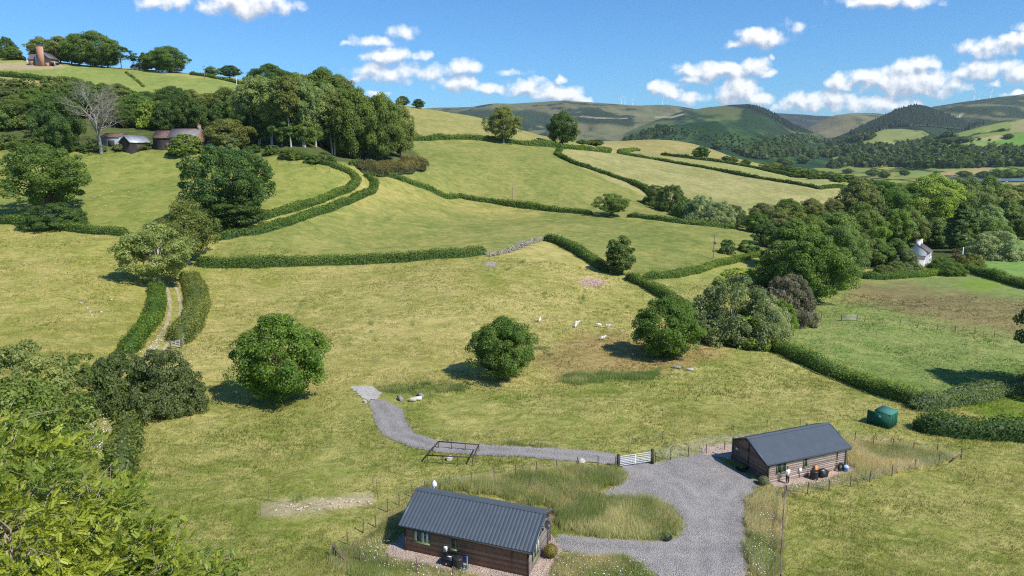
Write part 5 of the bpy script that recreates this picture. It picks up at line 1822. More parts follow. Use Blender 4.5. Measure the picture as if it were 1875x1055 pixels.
# galvanised field gate
a, b = at(1132, 856), at(1194, 850)
o = empty('field_gate', a); tag(o, 'galvanised steel field gate across the slate track', 'gate')
d = b - a
rot = math.atan2(d.y, d.x); Lg = math.hypot(d.x, d.y)
o.rotation_euler = (0, 0, rot)
gm = MB()
for k, z in enumerate((.18, .36, .53, .70, .90, 1.12)):
    gm.tube([(.16, 0, z), (Lg - .16, 0, z)], .034, 6)
for x in (.16, Lg * .5, Lg - .16):
    gm.tube([(x, 0, .16), (x, 0, 1.14)], .034, 6)
gm.tube([(.18, .02, 1.1), (Lg * .5, .02, .18)], .017, 5)
gm.build('gate_leaf', M_galv, o)
for x in (0, Lg):
    MB().box(x - .13, x + .13, -.13, .13, -.4, 1.32).box(x - .10, x + .10, -.10, .10, 1.321, 1.36).build('gate_post', M_trim, o)
MB().bar((Lg + .15, .05, .75), (Lg + 1.3, .25, .1), .1).build('brace', M_post, o)

# small timber pen
cor = [at(803, 823), at(877, 829), at(866, 853), at(783, 849)]
o = empty('timber_pen', cor[0]); tag(o, 'low rectangular timber rail pen on the lawn below the track', 'pen')
r_ = MB()
for k in range(4):
    p, q = cor[k] - cor[0], cor[(k + 1) % 4] - cor[0]
    r_.bar(p + Vector((0, 0, .88)), q + Vector((0, 0, .88)), .10, .09)
    n = 3 if k % 2 == 0 else 2
    for i in range(n):
        link('post', post_mesh(.88, .11), o, p.lerp(q, i / n))
r_.build('rail', M_trim, o)


def hurdle(px, py, px2, py2, label):
    a, b = at(px, py), at(px2, py2)
    o = empty('gate_hurdle', a); tag(o, label, 'gate')
    d = b - a
    o.rotation_euler = (0, 0, math.atan2(d.y, d.x))
    L = math.hypot(d.x, d.y)
    m = MB()
    for z in (.25, .5, .75, 1.0, 1.2):
        m.box(0, L, -.02, .02, z - .05, z + .05)
    m.box(.02, .12, .021, .06, 0, 1.3); m.box(L - .12, L - .02, .021, .06, 0, 1.3); m.box(L * .5 - .05, L * .5 + .05, .021, .05, .1, 1.25)
    m.build('gate_leaf', plain('grey_oak', (.40, .37, .34), .85, .2, .15, 4), o)
    for x in (-.1, L + .1):
        link('post', post_mesh(1.4, .16), o, (x, 0, 0))


hurdle(314, 640, 331, 638, 'grey wooden field gate at the foot of the broad track hedge')
hurdle(334, 634, 345, 625, 'grey wooden hurdle angled beside the field gate')
hurdle(1541, 588, 1568, 587, 'small hurdle in the wet field fence line')

# ---------------------------------------------------------------- stones, logs, stakes, the green tank
def boulder(name, px, py, s, mat, label, seed, group=None, cat='stone', flat=.7):
    rng = np.random.default_rng(seed)
    bm = bmesh.new()
    bmesh.ops.create_icosphere(bm, subdivisions=2, radius=.5)
    ph = rng.random(6) * 6
    for v in bm.verts:
        c = v.co
        f = 1 + .18 * math.sin(c.x * 6 + ph[0]) * math.cos(c.y * 5 + ph[1]) + .12 * math.sin(c.z * 8 + ph[2])
        v.co = Vector((c.x * f * s, c.y * f * s * .8, (c.z * f * flat + .22) * s))
    me = bpy.data.meshes.new(name); bm.to_mesh(me); bm.free(); me.materials.append(mat)
    p = at(px, py)
    o = link(name, me, None, p)
    o.rotation_euler = (0, 0, rng.random() * 6)
    return tag(o, label, cat, group)


boulder('boulder', 1065, 848, .85, M_stone, 'white boulder at the end of the slate track before the gate', 1)
boulder('boulder', 823, 842, .8, M_stone, 'pale boulder lying inside the timber pen', 2)
boulder('boulder', 668, 737, .6, M_stone, 'small pale stone at the left of the culvert crossing', 3)


def log(px, py, L, r, rz, mat, label):
    p = at(px, py)
    o = tag(MB().tube([(-L / 2, 0, r), (-L / 2 + .01, 0, r), (0, 0, r * 1.02), (L / 2 - .01, 0, r), (L / 2, 0, r)], [r * .9, r, r * 1.03, r, r * .88], 12).build('log', mat, None, True), label, 'log')
    o.location = p
    o.rotation_euler = (0, 0, rz)


log(733, 733, 1.0, .26, R(-60), M_greystone, 'grey cut log lying alone right of the gravel bend')
log(756, 735, .85, .25, R(8), M_stone, 'white cut log, left one of a touching pair')
log(766, 733, .85, .25, R(10), plain('birch_white', (.60, .55, .50), .8, .2, .15, 5), 'pale pinkish cut log, right one of a touching pair')
log(770, 727, .9, .24, R(-50), M_greystone, 'grey cut log behind the touching white pair')
log(1239, 675, 1.1, .22, R(-10), M_greystone, 'grey log below the round tree by the willow clump')
log(1263, 679, 1.0, .2, R(-15), M_stone, 'pale log right of the grey log below the round tree')
for i, (x, y) in enumerate([(148, 556), (160, 566), (175, 563), (165, 573), (168, 578), (204, 550), (186, 573)]):
    boulder('stone', x, y, random.uniform(.3, .55), M_stone, 'pale stone or salt lick lying in the left meadow', 20 + i, 'pale stones in the left meadow')
for i in range(26):
    boulder('stone', random.uniform(150, 300), random.uniform(345, 405), random.uniform(.3, .55), M_buff, 'pale speck of stone scattered on the upper left field', 40 + i, 'pale stones in the upper left field')
for i in range(60):
    x = random.uniform(495, 680)
    y = 942 - (x - 495) * .09 - random.uniform(0, 22) * (1 - abs(x - 590) / 160)
    boulder('rubble_stone', x, y, random.uniform(.10, .34), M_buff, 'buff rubble stone on the stony patch of the lawn', 80 + i, 'rubble on the stony patch', flat=.45)

# green metal tank house
a = at(1602, 776)
o = empty('tank_house', at(1634, 783), R(-14)); tag(o, 'dark green metal tank house beside the dark corner hedge', 'shed')
o.rotation_euler = (0, 0, R(40))
MB().box(-.9, 1.2, 0, 1.7, -.2, 1.75).build('body', M_tank, o)
MB().add([(-1.0, -.1, 1.80), (1.3, -.1, 1.80), (1.3, 1.8, 1.98), (-1.0, 1.8, 1.98), (-1.0, -.1, 1.753), (1.3, -.1, 1.753), (1.3, 1.8, 1.753), (-1.0, 1.8, 1.753)],
         [(0, 1, 2, 3), (0, 4, 5, 1), (1, 5, 6, 2), (2, 6, 7, 3), (3, 7, 4, 0)]).build('lid', M_tank_roof, o)
dr = MB().box(-.97, -.905, .05, 2.6, .0, 1.70).build('door', M_tank, o)
MB().box(-.985, -.972, 1.0, 1.25, 1.2, 1.42).build('notice', M_white, dr)
MB().box(-.2, -.15, -.03, -.002, .05, 1.7).box(.5, .55, -.03, -.002, .05, 1.7).build('rib', M_tank, o)

# ---------------------------------------------------------------- sheep
def sheep_at(px, py, face, label, src=[None]):
    p = at(px, py)
    if src[0] is None:
        o = skin_mesh('sheep', [(0, 0, .62, .25, .25), (.32, 0, .64, .24, .25), (-.34, 0, .62, .23, .24), (-.5, 0, .58, .12, .13), (.52, 0, .74, .12, .13), (.66, 0, .86, .085, .095), (.84, 0, .80, .05, .055),
                                (.30, .14, .38, .07, .07), (.31, .14, .22, .045, .045), (.30, .14, .03, .035, .035), (.30, -.14, .38, .07, .07), (.29, -.14, .22, .045, .045), (.30, -.14, .03, .035, .035),
                                (-.36, .14, .40, .09, .09), (-.44, .14, .24, .045, .045), (-.40, .14, .03, .035, .035), (-.36, -.14, .40, .09, .09), (-.44, -.14, .24, .045, .045), (-.40, -.14, .03, .035, .035),
                                (.64, .12, .92, .02, .03), (.64, -.12, .92, .02, .03)],
                      [(0, 1), (0, 2), (2, 3), (1, 4), (4, 5), (5, 6), (1, 7), (7, 8), (8, 9), (1, 10), (10, 11), (11, 12), (2, 13), (13, 14), (14, 15), (2, 16), (16, 17), (17, 18), (5, 19), (5, 20)],
                      plain('fleece', (.72, .70, .64), .95, .1, .08, 9), 1)
        src[0] = o
    else:
        o = src[0].copy(); C.objects.link(o)
    o.location = p
    o.rotation_euler = (0, 0, face)
    o.scale = (.85, .85, .85)
    tag(o, label, 'sheep', 'sheep grazing in the straw meadow')


sheep_at(988, 590, 1.2, 'sheep grazing alone, farthest left of the flock')
sheep_at(1056, 595, 0.2, 'sheep standing just above another in the middle of the flock')
sheep_at(1054, 600, 1.0, 'sheep standing just below another in the middle of the flock')
sheep_at(1097, 599, 3.0, 'sheep in the upper right pair, the left one')
sheep_at(1112, 601, -.3, 'sheep in the upper right pair, the right one')
sheep_at(1103, 623, .3, 'sheep lowest in the flock, nearest the round tree by the willows')

# ---------------------------------------------------------------- poles
def pole(px, py, hpx, label, trans=False, arm=True, y0=14, mat=None):
    p = at(px, py, y0)
    h = hpx * depth(p) / F
    o = empty('utility_pole', p); tag(o, label, 'pole')
    MB().tube([(0, 0, -.5), (0, 0, h)], [.16, .11], 8).build('pole', mat or M_post, o)
    if arm:
        ar = MB().box(-.9, .9, -.06, .06, h - .35, h - .22).build('crossarm', M_post, o)
        iv = MB()
        for x in (-.8, 0, .8):
            iv.lathe([(.05, h - .22), (.06, h - .12), (.03, h - .05), (0, h - .05)], 6, xyz(x, 0, 0))
        iv.build('insulator', M_greystone, ar)
    if trans:
        MB().lathe([(0, 0), (.26, 0), (.27, .7), (.2, .78), (0, .78)], 10, xyz(.4, -.2, h * .62)).box(.0, .4, -.1, 0, h * .66, h * .70).build('transformer', M_greystone, o)
    return o


pole(1306, 474, 44, 'pole with grey transformer above the low field hedge', True)
pole(938, 366, 26, 'slim pole beside the middle hedge', False, False)
pole(1761, 480, 28, 'pale pole by the cottage hedge', False, True, mat=M_galv)
pole(375, 147, 25, 'dark pole on the hill top skyline', False, True, 330)
pole(434, 163, 24, 'pale pole in the hill farm field', False, True, 330, M_galv)

# laid hedge of cut branches
rng = np.random.default_rng(2)
A_ = [at(895, 470), at(930, 463), at(958, 452), at(985, 440)]
m = MB()
for i in range(190):
    s = rng.random() * 2.999
    k = int(s)
    p = A_[k].lerp(A_[k + 1], s - k)
    q = p + Vector((rng.normal(0, 1.6), rng.normal(0, 1.2), rng.uniform(.1, 1.5)))
    p = p + Vector((rng.normal(0, .5), rng.normal(0, .7), rng.uniform(0, .5)))
    m.tube([p - A_[0], (p + q) / 2 - A_[0] + Vector((0, 0, rng.normal(0, .15))), q - A_[0]], [.09, .07, .035], 5, False)
o = m.build('brushwood_bank', M_pale_bark); o.location = A_[0]
tag(o, 'bank of pale cut branches closing the gap between two hedges', 'brushwood')

# ---------------------------------------------------------------- farm buildings
def house(name, p, rz, L, D, hw, hr, mw, mr, label, cat='barn', chim=(), eave=.3, group=None):
    """gabled building, ridge along local x; walls, roof with thickness; returns the empty"""
    o = empty(name, p, rz)
    tag(o, label, cat, group)
    m = MB()
    x0, x1, y0, y1 = -L / 2, L / 2, -D / 2, D / 2
    m.add([(x0, y0, -1.5), (x1, y0, -1.5), (x1, y1, -1.5), (x0, y1, -1.5), (x0, y0, hw), (x1, y0, hw), (x1, y1, hw), (x0, y1, hw), (x0, 0, hr), (x1, 0, hr)],
          [(0, 1, 5, 4), (2, 3, 7, 6), (1, 2, 6, 5), (3, 0, 4, 7)], [(5, 6, 9), (7, 4, 8)])
    m.build('wall', mw, o)
    sl = (hr - hw) / (D / 2)
    rf = MB()
    for sgn in (-1, 1):
        ye = sgn * (D / 2 + eave)
        ze = hw - eave * sl
        v = []
        for t in (.05, .22):
            v += [(x0 - eave, 0, hr + t), (x1 + eave, 0, hr + t), (x1 + eave, ye, ze + t), (x0 - eave, ye, ze + t)]
        rf.add(v, [(0, 3, 2, 1), (4, 5, 6, 7), (3, 7, 6, 2), (0, 4, 7, 3), (1, 2, 6, 5), (0, 1, 5, 4)])
    ro = rf.build('roof', mr, o)
    for (cx, w_, hgt, mat) in chim:
        ch = MB().box(cx - w_ / 2, cx + w_ / 2, -w_ * .4, w_ * .4, hr - .8, hr + hgt).box(cx - w_ / 2 - .07, cx + w_ / 2 + .07, -w_ * .4 - .07, w_ * .4 + .07, hr + hgt + .002, hr + hgt + .15).build('chimney', mat, ro)
        MB().lathe([(.14, hr + hgt + .15), (.11, hr + hgt + .5), (0, hr + hgt + .5)], 8, xyz(cx, 0, 0)).build('chimney_pot', M_orange, ch)
    return o


def openings(o, name, mat, rects, y, flip=1):
    for (x0, x1, z0, z1) in rects:
        w_ = MB().box(x0, x1, y - .06 * flip, y - .002 * flip, z0, z1).build(name, M_trim if mat is M_glass else mat, o)
        if mat is M_glass:
            MB().box(x0 + .1, x1 - .1, y - .075 * flip, y - .062 * flip, z0 + .1, z1 - .1).build('pane', M_glass, w_)


M_rubble = plain('red_stone_wall', (.36, .22, .17), .9, .2, .25, 1.2, 0, .4)
M_bslate = plain('grey_stone_slates', (.22, .19, .185), .8, .25, .22, 1.0)
pb = at(338, 276)
b1 = house('stone_barn', pb + Vector((0, 3, 0)), R(-4), 10.4, 6.5, 4.6, 7.4, M_rubble, M_bslate, 'stone barn with grey slate roof at the foot of the hillside wood', 'barn', [(4.6, 1.0, 1.4, M_rubble)])
openings(b1, 'door', M_tarsheet, [(-3.4, -1.8, 0, 2.6)], -3.25)
openings(b1, 'window', M_glass, [(.6, 1.6, 1.6, 2.8)], -3.25)
pb = at(297, 275)
b2 = house('barn_extension', pb + Vector((0, 3.2, 0)), R(-4), 5.9, 6.2, 4.2, 6.6, M_tarsheet, M_rust, 'dark boarded barn with rusty roof joined to the stone barn', 'barn')
openings(b2, 'door', M_rust, [(1.5, 2.7, 0, 2.4)], -3.1)
pb = at(240, 279)
b3 = house('hay_shed', pb + Vector((0, 3, 0)), R(62), 7.5, 6.0, 3.4, 5.6, M_tarsheet, M_zinc, 'black boarded shed with bright metal roof right of the dead tree', 'shed')
openings(b3, 'door', M_trim, [(-1.5, 1.5, 0, 2.6)], -3.0)
pb = at(200, 273)
b4 = house('tin_shed', pb + Vector((0, 5, 0)), R(-8), 7.0, 6, 4.2, 5.4, M_zinc, M_rust, 'pale corrugated shed behind the dead tree', 'shed')
openings(b4, 'door', M_tarsheet, [(-1, 1.5, 0, 3)], -3.0)
pb = at(66, 262)
b5 = house('long_shed', pb + Vector((0, 4, 0)), R(-3), 9.6, 5.5, 2.9, 4.6, M_tarsheet, M_rust, 'long low dark shed with reddish roof in the trees at the left edge', 'shed')
openings(b5, 'door', M_trim, [(-3, -1, 0, 2.2)], -2.75)
pb = at(377, 268)
house('outhouse', pb + Vector((0, 2, 0)), R(10), 2.6, 2.4, 2.4, 3.2, M_zinc, M_rust, 'tiny pale outhouse at the right of the stone barn', 'shed')

# brick house on the hill top
pb = at(77, 121, 380)
h0 = house('brick_house', pb + Vector((0, 5, 0)), R(90), 10, 8.6, 4.6, 8.2, M_tarsheet, M_slate, 'new brick house with tall brick chimney stack on the hill top', 'house')
MB().box(-6.4, -5.02, -2.0, 1.4, -1, 11.0).build('chimney', M_brick, h0)
MB().box(-5.14, -5.02, -4.4, -2.01, -1, 1.9).build('plinth', M_brick, h0)
wg = MB().box(-5.16, -5.02, 1.41, 3.7, .1, 6.0).build('window', M_frame, h0)
MB().box(-5.20, -5.165, 1.5, 3.6, .2, 5.9).build('pane', plain('sky_glass', (.20, .27, .33), .15, .6), wg)
wl = MB(); wl.box(-3.4, 2.4, 4.35, 9.0, -1, 4.2); wl.build('wing', M_brick, h0)
MB().add([(-3.9, 4.0, 4.0), (-3.9, 9.4, 4.0), (-.5, 9.4, 7.4), (-.5, 2.8, 7.4), (2.9, 9.4, 4.0), (2.9, 4.0, 4.0)], [(0, 3, 2, 1), (3, 5, 4, 2)]).build('wing_roof', M_slate, h0)
MB().box(-4.5, -1.0, -7.6, -4.9, 2.4, 2.6).box(-4.4, -4.2, -7.5, -7.3, -1, 2.4).build('porch', M_white, h0)
o = empty('parked_van', at(49, 116, 380) + Vector((0, 4, 0)), R(20)); tag(o, 'white van parked left of the brick house on the hill top', 'van')
MB().add([(-2.2, -.9, .4), (2.2, -.9, .4), (2.2, .9, .4), (-2.2, .9, .4), (-2.2, -.9, 1.3), (2.2, -.9, 1.1), (2.2, .9, 1.1), (-2.2, .9, 1.3), (-2.1, -.8, 2.1), (1.0, -.8, 2.1), (1.0, .8, 2.1), (-2.1, .8, 2.1)],
         [(0, 1, 5, 4), (1, 2, 6, 5), (2, 3, 7, 6), (3, 0, 4, 7), (4, 5, 9, 8), (5, 6, 10, 9), (6, 7, 11, 10), (7, 4, 8, 11), (8, 9, 10, 11)]).build('body', M_white, o)
for x in (-1.4, 1.4):
    for y in (-.9, .9):
        MB().lathe([(0, -.1), (.34, -.1), (.34, .1), (0, .1)], 12, Matrix.Translation((x, y, .34)) @ Matrix.Rotation(R(90), 4, 'X')).build('wheel', M_rubber, o)
for (x, y, L, lab) in ((247, 129, 9, 'white low cottage glimpsed under the hill top pines'), (290, 134, 6, 'white cottage gable left of the wide round hill top tree')):
    hh = house('hill_cottage', at(x, y, 400) + Vector((0, 6, 0)), R(-5), L, 5, 2.3, 4.2, M_render, M_slate, lab, 'cottage')
    openings(hh, 'window', M_glass, [(-L * .3, -L * .3 + 1.0, .8, 1.8), (L * .1, L * .1 + 1.0, .8, 1.8)], -2.5)

# white cottage in the valley
pc = at(1696, 488)
wc = house('white_cottage', pc + Vector((-.4, 4.5, .3)), R(52), 7.0, 7.0, 4.2, 6.5, M_render, M_slate, 'white rendered cottage with two chimneys in the valley trees', 'cottage', [(-2.7, 1.5, 1.2, M_render), (2.7, 1.2, 1.2, M_render)])
openings(wc, 'window', M_glass, [(-1.8, -.9, .9, 2.1), (1.0, 1.9, .9, 2.1), (-1.8, -.9, 2.7, 3.6), (1.0, 1.9, 2.7, 3.6)], -3.5)
lt = MB().add([(-5.6, -2.6, -1), (-3.52, -2.6, -1), (-3.52, 2.0, -1), (-5.6, 2.0, -1), (-5.6, -2.6, 2.0), (-3.52, -2.6, 3.0), (-3.52, 2.0, 3.0), (-5.6, 2.0, 2.0)], [(0, 1, 5, 4), (2, 3, 7, 6), (3, 0, 4, 7), (1, 2, 6, 5)]).build('lean_to', M_render, wc)
MB().add([(-5.8, -2.7, 2.02), (-3.502, -2.7, 3.1), (-3.502, 2.1, 3.1), (-5.8, 2.1, 2.02)], [(0, 1, 2, 3)]).build('lean_to_roof', M_slate, lt)
pc = at(1601, 486)
t1 = house('tin_roofed_shed', pc + Vector((0, 3, 0)), R(6), 6.0, 4.0, 1.8, 2.8, M_tarsheet, M_orange, 'low shed with rust orange and pale tin roof left of the cottage', 'shed')
MB().box(.8, 3.2, -2.3, -.1, 2.1, 2.12).build('door', M_tarsheet, t1) if False else MB().box(-.6, .6, -2.06, -2.003, 0, 1.6).build('door', M_trim, t1)

# long blue-grey farm roofs and the white dairy on the valley floor
pf = at(1795, 334, 600)
Yf = pf.y
fb = house('poultry_house', Vector((pf.x, pf.y + 10, pf.z)), R(-1), 170 * Yf / F, 22, 2.6, 5.6, M_tarsheet, M_solar, 'very long low farm building with blue-grey roof on the valley floor', 'farm building', eave=.5)
openings(fb, 'door', M_zinc, [(-40, -36, 0, 2.4), (0, 4, 0, 2.4), (40, 44, 0, 2.4)], -11)
pf = at(1748, 328, 600)
house('white_barn', Vector((pf.x, pf.y + 60, pf.z)), R(4), 16 * Yf / F * 1.2, 16, 3.4, 5.6, M_render, M_white, 'white roofed barn behind the very long farm building', 'barn')
pf = at(1775, 328, 600)
house('red_barn', Vector((pf.x, pf.y + 55, pf.z)), R(4), 20, 14, 3, 5, M_rust, M_rust, 'reddish barn right of the white roofed barn in the valley', 'barn')
pf = at(1578, 277, 900)
house('far_farm', pf, R(10), 34, 14, 5, 8, M_render, M_zinc, 'pale farm shed beyond the dark valley wood', 'barn')

# ---------------------------------------------------------------- wind turbines on the skylines
def turbine_parts():
    t_ = MB().tube([(0, 0, -6), (0, 0, 48)], [1.9, 1.1], 8).mesh('tower', M_white)
    n_ = MB().box(-1.6, 1.6, -3.6, 3.4, 47, 50).lathe([(1.4, 0), (1.1, 1.2), (0, 2.0)], 8, Matrix.Translation((0, -3.6, 48.5)) @ Matrix.Rotation(R(90), 4, 'X')).mesh('nacelle', M_white)
    bl = MB()
    bl.add([(-.7, -.12, .8), (.9, -.12, .8), (1.3, -.10, 5), (.3, -.05, 27), (-.1, -.05, 27), (-.9, -.1, 5), (-.7, .12, .8), (.9, .12, .8), (1.3, .10, 5), (.3, .05, 27), (-.1, .05, 27), (-.9, .1, 5)],
           [(0, 1, 2, 5), (5, 2, 3, 4), (6, 11, 8, 7), (11, 10, 9, 8), (0, 6, 7, 1), (1, 7, 8, 2), (2, 8, 9, 3), (3, 9, 10, 4), (4, 10, 11, 5), (5, 11, 6, 0)])
    return t_, n_, bl.mesh('blade', M_white)


TPM = turbine_parts()


def sky_base(px, y0, y1):
    """highest seen ground in this photo column between two depths"""
    x = xr(px, 200)
    Y = _YS[(_YS > y0) & (_YS < y1)]
    k = int(np.argmax(gzr(x * Y, Y) / Y))
    return Vector((x * Y[k], Y[k], gzw(x * Y[k], Y[k])))


WL = ['thin white wind turbine, %s on the far moor skyline' % s for s in ('leftmost', 'second from the left', 'third from the left', 'farthest right of four')] + \
     ['white wind turbine, %s of three on the right hand hill' % s for s in ('left', 'middle', 'right')]
for i, (px, rot, sc_) in enumerate([(1137, .3, .95), (1144, 1.1, 1.0), (1158, .7, .8), (1213, .1, .8), (1781, .2, 1.0), (1791, .9, .9), (1811, .5, 1.05)]):
    p = sky_base(px, 3000, 8000)
    o = empty('wind_turbine', p, R(15))
    o.scale = (.85 * sc_ * p.y / 4800,) * 3
    tag(o, WL[i], 'wind turbine', 'wind turbines on the hills')
    link('tower', TPM[0], o); link('nacelle', TPM[1], o)
    for b in range(3):
        c = link('blade', TPM[2], o, (0, -5, 48.5))
        c.rotation_euler = (0, rot + b * 2.0944, 0)
# ---------------------------------------------------------------- bare trees
def bare_tree(name, px, py, hpx, wpx, label, seed, mat, stems=1, twig=5, cat='tree', up=.5, y0=14, r0=.4, ivy=None):
    p = at(px, py, y0)
    d = depth(p)
    H, Wd = hpx * d / F, wpx * d / F
    rng = np.random.default_rng(seed)
    tr, br = MB(), MB()

    def grow(a, dirv, L, r, lvl):
        n = 4
        pts = [a]
        dv = dirv.copy()
        for _ in range(n):
            dv = dv + rng.normal(0, .07 if lvl == 0 else .16, 3) + np.array([0, 0, .05])
            dv /= np.linalg.norm(dv)
            pts.append(pts[-1] + dv * L / n)
        (tr if lvl == 0 else br).tube(pts, np.linspace(r, r * .55, n + 1), 6 if lvl < 2 else 4, False)
        if lvl >= twig or L < .35:
            return
        k = 4 if lvl < 3 else rng.integers(2, 4)
        for _ in range(k + (3 if lvl == 0 else 0)):
            s = rng.uniform(.35 if lvl else .5, 1.0)
            b = pts[min(n, int(s * n + .5))]
            nd = dv + rng.normal(0, .62, 3)
            nd[2] = nd[2] * .7 + up * .35
            nd[0] *= Wd / H * 1.1
            nd[1] *= Wd / H * 1.1
            nd /= np.linalg.norm(nd)
            grow(b, nd, L * rng.uniform(.52, .78), r * rng.uniform(.42, .6), lvl + 1)
    for s in range(stems):
        sp = .03 if stems == 1 else .8
        grow(np.array([rng.normal(0, .15), rng.normal(0, .15), -.3]) * (1 if stems > 1 else .3), np.array([rng.normal(0, sp), rng.normal(0, sp), 1.0]) / 1.2, H * (.40 if stems == 1 else .36), r0, 0 if stems == 1 else 1)
    o = empty(name, p)
    tag(o, label, cat)
    for b_, nm in ((tr, 'trunk'), (br, 'branches')):
        if b_.n:
            b_.build(nm, mat, o)
    return o


M_dead = bark_material('dead_wood', (.17, .15, .125), (.35, .315, .27))
bare_tree('dead_tree', 186, 282, 178, 150, 'tall pale dead tree standing before the farm sheds', 3, M_dead, 1, 6, r0=.62)
# ---------------------------------------------------------------- the near ash tree, lower left
M_ashleaf = leaf_material('ash_leaf', .34, .45, (.28, .42, .55), (1.5, 1.35, 1.1))


def near_ash():
    rng = np.random.default_rng(12)
    base = Vector((-16.2, 20.5, gzw(-16.2, 20.5)))
    o = empty('ash_tree', base)
    tag(o, 'near ash tree with feathery yellow-green leaves filling the lower left corner', 'tree')
    H = 21.2
    # lobes of the crown (local centre, radii): photo shows its top and right flank
    lobes = [((-1.5, 2.0, 15.0), (4.8, 4.8, 5.4)), ((1.8, 1.5, 13.2), (3.8, 3.8, 4.2)), ((3.4, 3.6, 12.0), (3.0, 3.2, 3.2)), ((-4.5, 4.5, 15.3), (4.6, 4.5, 5.2)), ((.4, -2.0, 12.5), (4.0, 4, 4.2)), ((-5, -1, 13.5), (4.5, 4, 4.5)), ((2.4, .2, 10.4), (3.0, 3.0, 3.0))]
    tr, br = MB(), MB()
    tr.tube([(0, 0, -.5), (.1, .1, 4), (-.2, .5, 8), (-.4, 1.0, 12)], [.5, .38, .3, .2], 10)
    twigs, ends = [], []
    for c, r in lobes:
        c, r = np.array(c), np.array(r)
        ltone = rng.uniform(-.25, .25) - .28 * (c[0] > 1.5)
        for k in range(42):
            q0 = unit(1, rng)[0]
            q0[2] = q0[2] * .75 + .22
            ctr = c + q0 * r * rng.uniform(.3, 1.0) ** .5
            ck = rng.uniform(-.3, .3)
            for _k in range(6):
                e = ctr + rng.normal(0, .42, 3) * np.array([1, 1, .6])
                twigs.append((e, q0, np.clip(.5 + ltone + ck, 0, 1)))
            ends.append((c, ctr + q0 * rng.uniform(.0, .5)))
        a = np.array([-.2, .6, 8.5])
        br.tube([a, a * .5 + c * .5 + rng.normal(0, .3, 3), c], [.17, .12, .06], 6, False)
    for c, e in ends:
        m1 = c * .5 + e * .5 + rng.normal(0, .3, 3)
        br.tube([c, m1, e], [.06, .036, .016], 5, False)
        for _k in range(3):
            br.tube([m1 * .4 + e * .6, e + rng.normal(0, .25, 3), e + rng.normal(0, .55, 3) + np.array([0, 0, .2])], [.022, .015, .007], 4, False)
    tr.build('trunk', M_pale_bark, o)
    br.build('branches', bark_material('lichened_twigs', (.22, .17, .10), (.46, .40, .30)), o)
    # compound leaves: a sprig carries several, each with paired leaflets
    Vs, Fs, Ts = [], [], []
    off = 0
    lf = []
    for j in range(5):
        for s in (-1, 1):
            lf.append((.07 + j * .052, s))
    lf.append((.33, 0))
    n = 0
    P0, D0, S0, T0 = [], [], [], []
    for e, q, tb in twigs:
        m = rng.integers(14, 24)
        for _ in range(m):
            dv = q * .8 + rng.normal(0, .62, 3) + np.array([0, 0, .05])
            dv /= np.linalg.norm(dv)
            P0.append(e + rng.normal(0, .34, 3) * np.array([1, 1, .8])); D0.append(dv); S0.append(rng.uniform(.75, 1.2)); T0.append(np.clip(tb * .75 + rng.random() * .25, 0, 1))
    P0, D0, S0, T0 = map(np.array, (P0, D0, S0, T0))
    up = np.array([0, 0, 1.0]) + rng.normal(0, .35, (len(P0), 3))
    side = np.cross(D0, up); side /= np.linalg.norm(side, axis=1)[:, None] + 1e-9
    nrm = np.cross(side, D0)
    for t, s in lf:
        ctr = P0 + D0 * (t * S0)[:, None] - nrm * (t * t * 1.1 * S0)[:, None]
        dr = D0 * (.55 if s else 1) + side * s * .85 - nrm * (.25 + t * .5)
        dr /= np.linalg.norm(dr, axis=1)[:, None]
        w_ = np.cross(dr, nrm); w_ /= np.linalg.norm(w_, axis=1)[:, None] + 1e-9
        L = (.125 * S0)[:, None]
        wd = .036 * S0[:, None]
        V = np.stack([ctr, ctr + dr * L * .45 + w_ * wd, ctr + dr * L, ctr + dr * L * .45 - w_ * wd], 1).reshape(-1, 3)
        Vs.append(V); Fs.append(np.arange(len(V)).reshape(-1, 4) + off); off += len(V); Ts.append(T0)
    cr = link('crown', mesh_np('crown', np.concatenate(Vs), np.concatenate(Fs), M_ashleaf, False, {'tint': np.concatenate(Ts)}), o)
    cr.color = (.37, .405, .045, 1)


near_ash()

# ---------------------------------------------------------------- the farm track
TRK = [(310, 515), (318, 540), (322, 565), (317, 590), (303, 618), (285, 645), (262, 672), (235, 705), (205, 740), (180, 790)]
trk = [at(a, b) for a, b in TRK]
t2 = np.array([(p.x, p.y) for p in trk])
tt = np.r_[0, np.cumsum(np.linalg.norm(np.diff(t2, axis=0), axis=1))]
sx = np.arange(0, tt[-1], .7)
tx_, ty_ = np.interp(sx, tt, t2[:, 0]), np.interp(sx, tt, t2[:, 1])
for _ in range(4):
    tx_[1:-1] = (tx_[:-2] + 2 * tx_[1:-1] + tx_[2:]) / 4; ty_[1:-1] = (ty_[:-2] + 2 * ty_[1:-1] + ty_[2:]) / 4
dx, dy = np.gradient(tx_), np.gradient(ty_); dl = np.hypot(dx, dy)
nx_, ny_ = -dy / dl, dx / dl
V, Q, off = [], [], 0
for c in (-.85, .85):
    ws = .30 + .22 * fbm(sx / 2.0, sx * 0 + c, 3, 77)
    rows = []
    for u in (-1, 0, 1):
        X, Y = tx_ + nx_ * (c + u * ws), ty_ + ny_ * (c + u * ws)
        rows.append(np.c_[X, Y, _bil(gz, X, Y) + CAMZ + .05])
    V.append(np.stack(rows, 1).reshape(-1, 3))
    i = np.arange(len(sx) - 1)[:, None] * 3 + np.arange(2)[None]
    Q.append(np.stack([i, i + 1, i + 4, i + 3], -1).reshape(-1, 4) + off)
    off += len(sx) * 3
o = link('track', mesh_np('track', np.concatenate(V), np.concatenate(Q), gravel('pale_track', (.27, .23, .15), (.40, .35, .25), (.27, .27, .10), 5)))
o['kind'] = 'structure'


